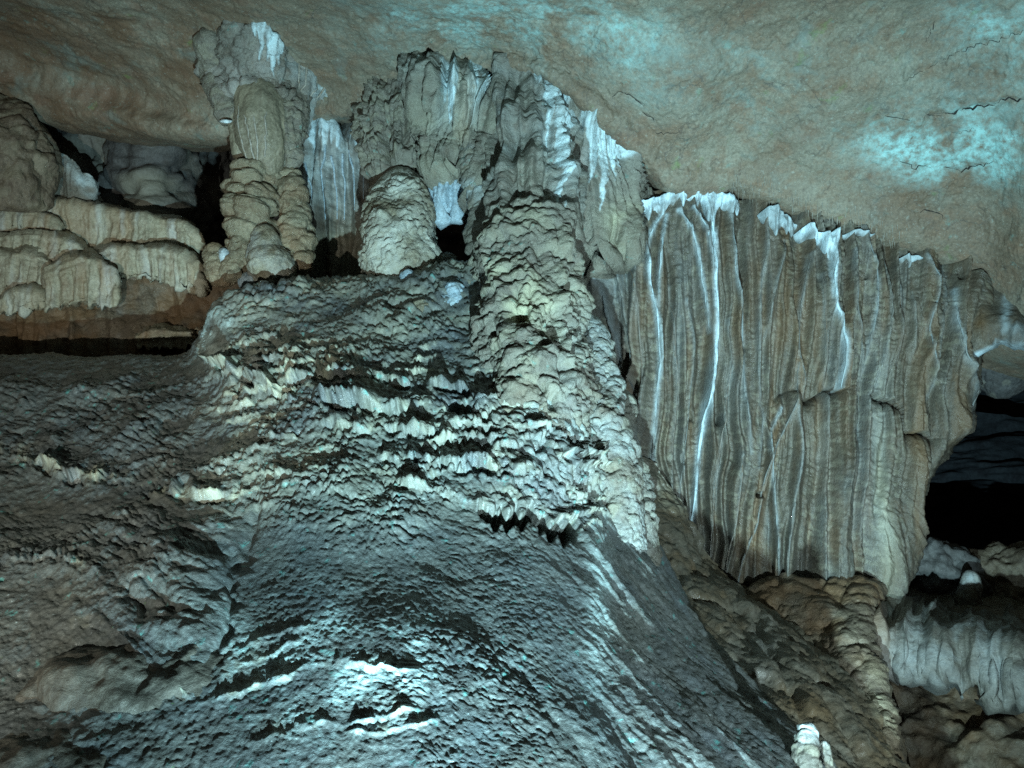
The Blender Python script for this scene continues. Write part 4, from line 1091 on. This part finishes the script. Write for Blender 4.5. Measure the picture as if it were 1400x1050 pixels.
knobby('nodule_cluster', [(296, 335, 9.05, 4), (294, 345, 9.0, 9), (296, 365, 8.98, 13), (300, 380, 8.98, 14), (298, 392, 9.0, 8)], m_lump, 'cluster of small brown nodules at the outer foot of the lumpy pillars, nearest the terraces', 'flowstone', 0.07, 0.7, 123, ochre=0.3)
knobby('nodule_cluster', [(325, 350, 9.1, 8), (322, 362, 9.0, 16), (320, 376, 8.98, 18), (322, 386, 9.0, 10)], m_lump, 'cluster of tan nodules under the lumpy pillar of the smooth shield', 'flowstone', 0.08, 0.6, 125, ochre=0.2)
knobby('white_knob', [(305, 340, 8.95, 3), (306, 346, 8.92, 6.5), (309, 356, 8.92, 7.5), (313, 364, 8.95, 5)], m_blue, 'small smooth white knob among the brown nodules', 'calcite', 0.12, 0.12, 127, small=False, low=0.01)
knobby('bluish_nodule', [(331, 386, 8.95, 4), (338, 384, 8.9, 9), (348, 383, 8.9, 10), (356, 380, 8.95, 5)], m_blue, 'bluish crusted nodule hanging lowest below the lumpy pillars', 'calcite', 0.06, 0.5, 129)
for k, (x0, y0, x1, y1, r, lab) in enumerate([(372, 378, 378, 408, 8, 'dark stubby stalactite under the rounded knob'), (390, 376, 390, 402, 6, 'dark thin stalactite between two stubby ones under the knob'), (408, 370, 402, 396, 9, 'dark stubby stalactite under the slimmer lumpy pillar')]):
    knobby('stubby_stalactite', [(x0, y0, 9.1, r), ((x0 + x1) / 2, (y0 + y1) / 2, 9.1, r * 0.85), (x1, y1, 9.1, r * 0.5), (x1, y1 + 4, 9.1, 1)], m_lump, lab, 'stalactite', 0.06, 0.35, 131 + k * 2, group='stalactites under the lumpy pillars')

# ---- stalagmites standing on the mound crest near the black hole
for k, (x, y0, y1, Y, r, m, lab) in enumerate([(620, 384, 438, 8.0, 12, m_blue, 'bluish rounded stalagmite on the mound crest against the great column'), (607, 402, 420, 7.95, 6, m_blue, 'tiny white stalagmite at the foot of the bluish rounded one'),
        (582, 384, 425, 8.1, 13, m_lump, 'grey knobby stalagmite on the crest between the stump and the bluish one'), (645, 380, 440, 8.15, 12, m_col, 'grey stalagmite squeezed between the bluish one and the great column'),
        (612, 345, 385, 8.9, 9, m_col, 'dim stalagmite standing back inside the black hole'), (583, 410, 452, 7.9, 14, m_lump, 'squat tan stalagmite lowest on the crest below the stump'), (556, 370, 385, 8.3, 6, m_blue, 'small white-topped stalagmite under the stump edge')]):
    knobby('crest_stalagmite', [(x, y0, Y, r * 0.35), (x, y0 + 4, Y, r * 0.75), (x, y0 + (y1 - y0) * 0.4, Y - .02, r), (x + 1, y1, Y - .05, r * 1.25), (x + 1, y1 + 12, Y, r * 1.2)], m, lab, 'stalagmite', 0.08, 0.4, 141 + 2 * k, group='stalagmites on the mound crest')

# ================================================================== left terraces
TB = 0.8
def tier(name, lip, Y, face, mat, label, seed, back=0.6, parent=None, step=1.5, bulge=0.10, drop=None, **kw):
    Y = Y + TB
    q = np.asarray(lip, float)
    L = cr_axis(q, [3] * (len(q) - 1))
    r = []
    fc = np.interp(L[:, 0], q[:, 0], np.asarray(face, float) if np.ndim(face) else np.full(len(q), face))
    ends = np.clip(np.minimum(np.arange(len(L)), np.arange(len(L))[::-1]) / 3.0, 0, 1)
    bl = bulge * (0.3 + 0.7 * ends)
    ye = 0.55 * (1 - ends) ** 2
    r.append([(x, y - 4, Y + back) for x, y in L[:, :2]])
    r.append([(x, y - 1, Y + back * 0.35) for x, y in L[:, :2]])
    r.append([(x, y + 2, Y - b * 0.6 + e_) for (x, y), b, e_ in zip(L[:, :2], bl, ye)])
    r.append([(x, y + f * 0.35, Y - b + e_) for (x, y), f, b, e_ in zip(L[:, :2], fc, bl, ye)])
    r.append([(x, y + f * 0.8, Y - b * 0.8 + e_) for (x, y), f, b, e_ in zip(L[:, :2], fc, bl, ye)])
    r.append([(x, y + f, Y - b * 0.6 + e_) for (x, y), f, b, e_ in zip(L[:, :2], fc, bl, ye)])
    r.append([(x, y + f + 1, Y + 0.35) for (x, y), f in zip(L[:, :2], fc)])
    s = Surf(r, step)
    s.hang(0.07, 0.07, seed + 4, 18)
    fl = np.abs(n2(s.px + 4 * n2(s.px, s.py, 0.03, 2, seed), s.py * 0.07, 0.11, 2, seed + 1))
    fl2 = np.abs(n2(s.px, s.py * 0.07, 0.3, 2, seed + 2))
    tr = np.linspace(0, 1, s.h.shape[0])[:, None]
    wf = 0.12 + 0.88 * sstep(s.py - np.interp(s.px, q[:, 0], q[:, 1]), 4, 26)
    s.h = wf * (0.07 * (0.4 - fl) + 0.03 * (0.4 - fl2)) + 0.07 * fbm(s.V, 1.6, 3, 0.5, seed) + 0.010 * fbm(s.V, 18, 3, 0.6, seed)
    st_ = (s.py - np.interp(s.px, q[:, 0], q[:, 1]) + 5 * n2(s.px, s.py, 0.025, 2, seed + 6)) / 8.5
    s.h += 0.05 * (st_ - np.floor(st_)) * sstep(s.py - np.interp(s.px, q[:, 0], q[:, 1]), 30, 6) * np.clip(0.6 + n2(s.px, s.py, 0.02, 2, seed + 12), 0, 1)
    Bq, _ = bubble(s.px / 24 + 0.4 * n2(s.px, s.py, 0.03, 2, seed), s.py / 15, seed)
    s.h += 0.045 * Bq * np.clip(0.5 + n2(s.px, s.py, 0.02, 2, seed + 3), 0, 1)
    nz = n2(s.px, s.py * 0.2, 0.06, 3, seed + 7)
    s.attr['ochre'] = np.clip(0.45 * nz + 0.1, 0, 0.6)
    s.attr['calc'] = np.clip(0.35 * n2(s.px, s.py * 0.15, 0.09, 3, seed + 8), 0, 0.6)
    s.attr['pale'] = np.clip(0.3 * n2(s.px, s.py * 0.2, 0.05, 2, seed + 9), 0, 0.5)
    o = sheet(name, s, mat, parent=parent, label=label, **kw) if parent is None else sheet(name, s, mat, parent=parent)
    return o, s

ter, TS = tier('terraced_flowstone', [(-140, 258), (-60, 262), (0, 266), (50, 270), (100, 276), (160, 284), (215, 294), (252, 304), (270, 322), (280, 350)], 9.9, [70, 70, 70, 70, 66, 62, 58, 50, 34, 6], m_terr,
               'cream terraced flowstone shelf with rounded tiers and drip fringes', 201, back=1.3, cat='flowstone')
for k, (lip, Y, face) in enumerate([
    ([(-140, 285), (-50, 284), (0, 287), (30, 283), (58, 290), (78, 302), (86, 316)], 9.72, [28, 28, 30, 32, 28, 22, 8]),
    ([(-140, 318), (-50, 318), (0, 317), (40, 315), (80, 321), (105, 332), (124, 350)], 9.55, [28, 28, 30, 32, 30, 22, 8]),
    ([(-140, 345), (-50, 344), (0, 342), (30, 341), (55, 348), (72, 358), (82, 372)], 9.4, [60, 60, 58, 58, 50, 38, 8]),
    ([(128, 352), (150, 338), (175, 333), (210, 335), (238, 341), (262, 354), (274, 376), (280, 396)], 9.5, [20, 34, 44, 48, 48, 42, 24, 5]),
    ([(48, 392), (66, 368), (85, 355), (112, 350), (140, 356), (158, 368), (166, 388)], 9.25, [26, 50, 62, 66, 62, 50, 24]),
    ([(-140, 418), (-60, 412), (0, 402), (25, 396), (50, 396), (68, 406)], 9.2, [30, 30, 30, 28, 22, 10])]):
    tier('tier', lip, Y, face, m_terr, None, 210 + k * 5, back=0.5, parent=ter)
# brown recess below the tiers and the little pale rim beside the mound
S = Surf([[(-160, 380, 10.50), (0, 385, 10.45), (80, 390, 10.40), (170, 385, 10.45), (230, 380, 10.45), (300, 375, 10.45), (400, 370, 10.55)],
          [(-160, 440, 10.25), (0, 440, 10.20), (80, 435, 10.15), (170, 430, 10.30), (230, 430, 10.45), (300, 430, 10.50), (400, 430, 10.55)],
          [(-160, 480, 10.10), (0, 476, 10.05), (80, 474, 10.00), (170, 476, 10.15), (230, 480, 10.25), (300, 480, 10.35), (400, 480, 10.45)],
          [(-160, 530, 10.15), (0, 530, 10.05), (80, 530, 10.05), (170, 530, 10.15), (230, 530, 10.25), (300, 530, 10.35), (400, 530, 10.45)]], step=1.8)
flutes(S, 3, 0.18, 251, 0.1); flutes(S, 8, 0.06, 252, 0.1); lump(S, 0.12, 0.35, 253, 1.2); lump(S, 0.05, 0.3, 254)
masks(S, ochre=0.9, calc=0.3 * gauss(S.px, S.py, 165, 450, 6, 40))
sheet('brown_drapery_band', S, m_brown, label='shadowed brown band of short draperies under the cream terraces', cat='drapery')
tier('pale_rim', [(174, 456), (184, 450), (205, 447), (235, 446), (262, 447), (276, 452)], 9.3, [14, 24, 28, 28, 26, 20], m_terr, 'small pale beaded rim at the foot of the brown band beside the mound', 261, back=0.4, bulge=0.12, cat='flowstone')
# cascades and humps on the rear wall
knobby('dark_hump', [(-20, 165, 10.6, 20), (-10, 180, 10.4, 50), (0, 215, 10.3, 58), (8, 250, 10.3, 60), (8, 275, 10.4, 50)], m_brown, 'rounded brown hump touching the ceiling behind the cream terraces', 'flowstone', 0.16, 0.5, 271, low=0.1)
S = Surf([[(44, 204, 11.0), (62, 203, 10.8), (84, 212, 10.75), (104, 228, 10.75), (122, 248, 10.8), (128, 250, 11.2)], [(46, 225, 11.0), (64, 222, 10.78), (86, 230, 10.7), (106, 244, 10.7), (124, 258, 10.78), (130, 260, 11.2)], [(46, 290, 11.0), (64, 290, 10.8), (86, 290, 10.75), (106, 290, 10.75), (124, 290, 10.8), (130, 290, 11.2)]], step=1.4)
flutes(S, 7, 0.18, 273, 0.08); lump(S, 0.06, 0.3, 274)
masks(S, calc=0.9 * sstep(S.py - np.interp(S.px, [44, 62, 84, 104, 122], [204, 203, 212, 228, 248]), 32, 10))
sheet('frosted_cascade', S, m_col, label='small cascade with a bright blue-white crest behind the terraces beside the brown hump', cat='flowstone')

#@@PART4
# ================================================================== lower right
# wet chute between the mound and the drapery
S = Surf([[(815, 600, 9.0), (842, 615, 8.9), (868, 630, 8.85), (890, 640, 8.9)],
          [(845, 680, 8.5), (876, 690, 8.5), (905, 700, 8.55), (930, 712, 8.75)],
          [(880, 780, 7.7), (918, 772, 7.8), (952, 778, 8.05), (990, 802, 8.5)],
          [(930, 870, 6.95), (985, 858, 7.15), (1030, 850, 7.5), (1072, 856, 8.0)],
          [(1000, 955, 6.2), (1060, 945, 6.4), (1102, 930, 6.7), (1150, 930, 7.1)],
          [(1080, 1060, 5.5), (1130, 1050, 5.7), (1175, 1040, 6.0), (1222, 1045, 6.3)],
          [(1160, 1200, 4.9), (1210, 1200, 5.1), (1260, 1200, 5.4), (1310, 1200, 5.7)]], step=1.5)
sa = S.a; sb = S.b
B, i = bubble(S.a * 4.5 + 0.5 * fbm(S.V, 3, 2, 0.5, 1), S.b * 1.9 + 0.3 * fbm(S.V, 3, 2, 0.5, 9), 301, skew=0.5)
B2, _ = bubble(S.a * 12 + 0.5 * fbm(S.V, 6, 2, 0.5, 1), S.b * 6, 302, skew=0.4)
S.h = 0.10 * B + 0.035 * B2 + 0.05 * fbm(S.V, 1.8, 3, 0.5, 3) + 0.012 * fbm(S.V, 20, 3, 0.6, 4)
d, t = polydist(S.px, S.py, [(1030, 850), (1050, 900), (1080, 960), (1100, 1010)])
S.h -= 0.06 * np.exp(-(d / 5) ** 2)
masks(S, calc=0.35 * gauss(S.px, S.py, 1040, 900, 18, 40) + 0.3 * gauss(S.px, S.py, 1000, 940, 12, 40), ochre=0.5, seed=5)
CH = S
chute = sheet('wet_flowstone_chute', S, m_wet, label='glossy brown flowstone chute running down between the mound and the drapery foot', cat='flowstone')
for pts, r in (([(902, 776), (912, 796), (922, 820), (932, 845), (940, 870), (946, 886)], 4.5), ([(985, 930), (1000, 955), (1015, 975)], 4)):
    L = path(pts, 4); c, n = CH.at(L[:, 0], L[:, 1], 0.015)
    for _ in range(2): c[1:-1] = (c[:-2] + 2 * c[1:-1] + c[2:]) / 4
    t = np.linspace(0, 1, len(c))
    tube('white_trickle', c, r * 7.3 / F * (0.35 + 0.6 * np.sin(t * math.pi)) * (1 + 0.3 * np.sin(t * 19)), m_blue if r > 4.2 else m_rib, 8, parent=chute)
# brown face below the drapery
S = Surf([[(985, 812, 8.95), (1050, 806, 8.74), (1110, 800, 8.56), (1160, 798, 8.52), (1200, 803, 8.66), (1200, 806, 9.3)],
          [(1010, 838, 8.5), (1065, 833, 8.3), (1120, 825, 8.12), (1160, 821, 8.08), (1190, 827, 8.2), (1192, 832, 8.8)],
          [(1050, 890, 8.0), (1085, 885, 7.8), (1130, 875, 7.65), (1165, 868, 7.6), (1186, 872, 7.7), (1190, 876, 8.3)],
          [(1085, 960, 7.1), (1112, 955, 7.05), (1150, 950, 7.0), (1182, 948, 7.0), (1206, 952, 7.05), (1212, 956, 7.7)],
          [(1125, 1065, 6.1), (1150, 1062, 6.1), (1180, 1060, 6.15), (1205, 1060, 6.2), (1226, 1060, 6.3), (1232, 1062, 6.9)],
          [(1170, 1220, 5.4), (1200, 1220, 5.4), (1220, 1220, 5.4), (1240, 1220, 5.4), (1262, 1220, 5.5), (1268, 1222, 6.1)]], step=1.5)
lump(S, 0.22, 0.4, 311, 0.8); lump(S, 0.08, 0.4, 312, 1.3); lump(S, 0.035, 0.4, 313)
S.h += 0.06 * fbm(S.V, 1.8, 3, 0.5, 3)
edge = gauss(S.px, S.py, 1200, 960, 26, 70)
masks(S, ochre=0.7, calc=0.3 * gauss(S.px, S.py, 1150, 1000, 30, 50), pale=0.4 * edge, seed=8)
sheet('brown_flowstone_face', S, m_brown, label='rough brown flowstone face under the drapery foot, beside the black gap', cat='flowstone')
# hanging shelf with fringe
bot = [(1178, 872), (1205, 890), (1235, 908), (1262, 922), (1290, 930), (1318, 934), (1345, 950), (1372, 952), (1400, 950), (1450, 960)]
xs = [1172, 1205, 1235, 1265, 1295, 1325, 1355, 1385, 1440]
r = [[(x, y, 9.1) for x, y in zip(xs, [822, 823, 825, 828, 832, 837, 842, 847, 856])],
     [(x, y, 8.3 - 0.0035 * (x - 1172)) for x, y in zip(xs, [838, 842, 848, 855, 862, 868, 872, 876, 884])],
     [(x, y, 8.0 - 0.0035 * (x - 1172)) for x, y in zip(xs, [852, 862, 874, 885, 893, 901, 906, 909, 915])],
     [(x, y, 7.95 - 0.0035 * (x - 1172)) for x, y in zip(xs, [872, 890, 905, 918, 925, 932, 942, 940, 944])],
     [(x, y - 2, 8.4 - 0.0035 * (x - 1172)) for x, y in zip(xs, [872, 890, 905, 918, 925, 932, 942, 940, 944])]]
S = Surf(r, step=1.4)
S.hang(0.16, 0.035, 320, 45); flutes(S, 4.5, 0.16, 321, 0.15); flutes(S, 11, 0.06, 322, 0.12); lump(S, 0.22, 0.35, 323, 1.4)
S.h += 0.005 * fbm(S.V, 25, 3, 0.6, 3)
masks(S, calc=0.4 * gauss(S.px, S.py, 1320, 880, 90, 50), ochre=0.6 * gauss(S.px, S.py, 1190, 850, 40, 40), seed=9)
HS = S
shelf = sheet('fringed_shelf', S, m_stone, label='hanging flowstone shelf with a drip fringe jutting over the brown rock block', cat='flowstone')
# brown block under the shelf
S = Surf([[(1205, 880, 9.2), (1260, 890, 9.0), (1330, 905, 8.8), (1400, 910, 8.6), (1480, 910, 8.5)],
          [(1215, 930, 8.6), (1265, 930, 8.5), (1330, 935, 8.3), (1400, 940, 8.1), (1480, 940, 8.0)],
          [(1240, 1000, 8.2), (1280, 1000, 8.0), (1330, 1000, 7.8), (1400, 1000, 7.6), (1480, 1000, 7.5)],
          [(1245, 1090, 7.6), (1290, 1090, 7.5), (1340, 1090, 7.3), (1400, 1090, 7.1), (1480, 1090, 7.0)]], step=2.0)
S.h = 0.16 * fbm(S.V, 1.6, 4, 0.55, 31) + 0.10 * np.abs(fbm(S.V, 2.6, 3, 0.5, 35)) + 0.01 * fbm(S.V, 18, 3, 0.6, 36)
masks(S, ochre=0.6, seed=12)
sheet('brown_rock_block', S, m_brown, label='brown fractured rock block under the fringed shelf', cat='rock')
# sloping ground behind the shelf and its boulders
S = Surf([[(1180, 800, 10.2), (1280, 795, 10.4), (1380, 780, 10.6), (1500, 770, 10.8)], [(1180, 825, 9.2), (1280, 828, 9.2), (1380, 835, 9.0), (1500, 840, 8.9)], [(1190, 850, 8.5), (1280, 860, 8.3), (1380, 880, 8.0), (1500, 900, 7.7)]], step=1.8)
S.h = 0.10 * fbm(S.V, (1.0, 1.6, 1.6), 4, 0.55, 41) + 0.05 * np.abs(fbm(S.V, (1.2, 4, 4), 3, 0.5, 42)) + 0.01 * fbm(S.V, 16, 3, 0.6, 43)
masks(S, ochre=0.3)
sheet('rock_ledge', S, m_wet, label='low layered rock ledge behind the fringed shelf', cat='rock')

def boulder(name, x, y, Y, rx, ry, mat, label, seed, amp=0.22, depth=0.8, **kw):
    n, m = int(ry * 2 / 1.6) + 12, int(rx * 4 / 1.6) + 20
    th = np.linspace(0.02, math.pi - 0.02, n)[:, None]
    ph = np.linspace(0, 2 * math.pi, m, endpoint=False)[None]
    u = np.stack([np.sin(th) * np.cos(ph), np.sin(th) * np.sin(ph) * np.ones_like(th), np.cos(th) * np.ones_like(ph)], -1)
    f = np.abs(u) ** 2.6
    u2 = u / (f.sum(-1, keepdims=True) ** (1 / 2.6))
    c = P(x, y, Y)
    R = np.array([rx * Y / F, depth * (rx + ry) / 2 * Y / F, ry * Y / F])
    V = c + u2 * R
    h = amp * R.mean() * (fbm(V, 1.1 / R.mean(), 4, 0.55, seed) + 0.6 * np.abs(fbm(V, 2.0 / R.mean(), 3, 0.5, seed + 5))) + 0.008 * fbm(V, 16, 3, 0.6, seed)
    V = V + u * h[..., None]
    v, q = mesh_grid(V, wrap=True)
    return mk(name, v, q, mat, label=label, cat='rock', **kw)
boulder('boulder', 1288, 790, 9.7, 52, 44, m_dark, 'lumpy grey boulder in front of the dark opening beside the drapery edge', 401, 0.3)
boulder('boulder', 1395, 800, 9.6, 58, 46, m_brown, 'brown-grey boulder cut off by the frame behind the white-capped stalagmite', 403, 0.3)
boulder('boulder', 200, 1000, 4.68, 158, 116, m_stone, 'large smooth grey boulder at the foot of the mound', 405, 0.12, 0.7)
boulder('boulder', 60, 1080, 4.15, 150, 70, m_stone, 'dark smooth boulder cut off by the bottom corner, in front of the large grey one', 407, 0.12, 0.7)
for k, (pts, m, lab) in enumerate([
    ([(1326, 782, 9.05, 3), (1326, 788, 9.0, 9), (1325, 800, 9.0, 12), (1324, 818, 9.0, 13), (1324, 838, 9.0, 14)], m_stone, 'white-capped stalagmite standing before the boulders of the dark opening'),
    ([(1105, 988, 5.15, 2), (1105, 994, 5.13, 6.5), (1102, 1010, 5.1, 9.5), (1101, 1035, 5.05, 14), (1104, 1075, 5.0, 22)], m_stone, 'shining white stalagmite at the bottom edge on the wet chute'),
    ([(1124, 1012, 5.3, 2), (1126, 1020, 5.28, 6), (1131, 1040, 5.25, 9), (1137, 1075, 5.2, 12)], m_stone, 'slim bluish stalagmite close behind the shining white one')]):
    knobby('stalagmite', pts, m, lab, 'stalagmite', 0.06, 0.3, 421 + 2 * k, low=0.04, calc=(lambda y0: (lambda s: 0.42 * sstep(s.py - y0 + 14 * fbm(s.V, 6, 3, 0.6, 7), 34, 8)))(pts[0][1]))

# wing of drapery bridging to the ceiling over the dark opening, and the dim stalactites inside
S = Surf([[ct(1306, 345, -0.4), ct(1340, 360, -0.4), ct(1372, 382, -0.4), ct(1402, 405, -0.4), ct(1444, 420, -0.4)], [(1314, 440, 8.95), (1336, 440, 8.8), (1366, 436, 8.65), (1396, 446, 8.5), (1436, 455, 8.35)], [(1320, 500, 8.95), (1334, 484, 8.82), (1360, 462, 8.7), (1388, 466, 8.55), (1430, 470, 8.4)], [(1318, 502, 9.1), (1334, 486, 9.0), (1360, 464, 8.95), (1388, 468, 8.8), (1430, 472, 8.7)]], step=1.4)
flutes(S, 3, 0.16, 431, 0.2); S.h += 0.03 * fbm(S.V, 4, 3, 0.5, 3) + 0.006 * fbm(S.V, 22, 3, 0.6, 4)
masks(S, calc=0.6 * sstep(S.py - np.interp(S.px, [1320, 1334, 1360, 1388, 1430], [500, 484, 462, 466, 470]), -7, -1) + 0.9 * gauss(S.px, S.py, 1376, 432, 6, 26) + 0.5 * gauss(S.px, S.py, 1395, 450, 14, 10), ochre=0.6 * gauss(S.px, S.py, 1345, 445, 14, 14))
wing = sheet('drapery_wing', S, m_curt, label='thin drapery wing with a pale scalloped edge above the dark opening', cat='drapery')
knobby('dim_stalactite_mass', [(1372, 455, 11.0, 30), (1372, 480, 11.0, 42), (1372, 510, 11.0, 36), (1370, 535, 11.0, 20), (1370, 545, 11, 8)], m_dark, 'dim stalactite mass hanging inside the dark opening', 'stalactite', 0.12, 0.4, 441)
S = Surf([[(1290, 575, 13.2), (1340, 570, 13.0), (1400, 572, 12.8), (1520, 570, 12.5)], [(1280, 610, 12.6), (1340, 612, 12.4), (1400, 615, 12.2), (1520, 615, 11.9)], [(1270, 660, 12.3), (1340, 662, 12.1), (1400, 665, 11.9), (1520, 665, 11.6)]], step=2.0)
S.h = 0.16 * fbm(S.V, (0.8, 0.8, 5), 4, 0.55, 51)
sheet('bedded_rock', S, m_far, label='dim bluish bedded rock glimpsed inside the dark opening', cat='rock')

# tiny straws hanging from the roof along the drapery (too small to count)
vs, qs, off = [], [], 0
rs = np.random.default_rng(5)
for k in range(170):
    if k < 170:
        x = rs.uniform(1000, 1240); y = np.interp(x, [1000, 1100, 1220, 1240], [262, 300, 333, 338]) - rs.uniform(2, 34); rr = rs.uniform(0.5, 1.0); ln = rs.uniform(4, 11)
    else:
        x = rs.uniform(20, 240); y = np.interp(x, [20, 100, 240], [150, 168, 178]) + rs.uniform(-14, 8); rr = rs.uniform(0.7, 1.8); ln = rs.uniform(4, 13)
    c, n = CEIL.at([x], [y])
    c = c[0]
    Y = c[1]
    t = np.linspace(0, 1, 4)[:, None]
    th = np.arange(5) / 5 * 2 * math.pi
    ring = np.stack([np.cos(th), np.sin(th), 0 * th], -1)
    r = rr * Y / F
    Vv = c + np.array([0, 0, 0.02]) - np.array([0, 0, 1.0]) * t[:, None] * (ln * Y / F + 0.02) + ring[None] * (r * (1 - 0.75 * t))[:, None]
    v, q = mesh_grid(Vv, wrap=True)
    vs.append(v); qs.append(q + off); off += len(v)
mk('soda_straws', np.concatenate(vs), np.concatenate(qs), m_rib, label='tiny soda straws and frost bristling from the ceiling edge', cat='soda straws', kind='stuff')
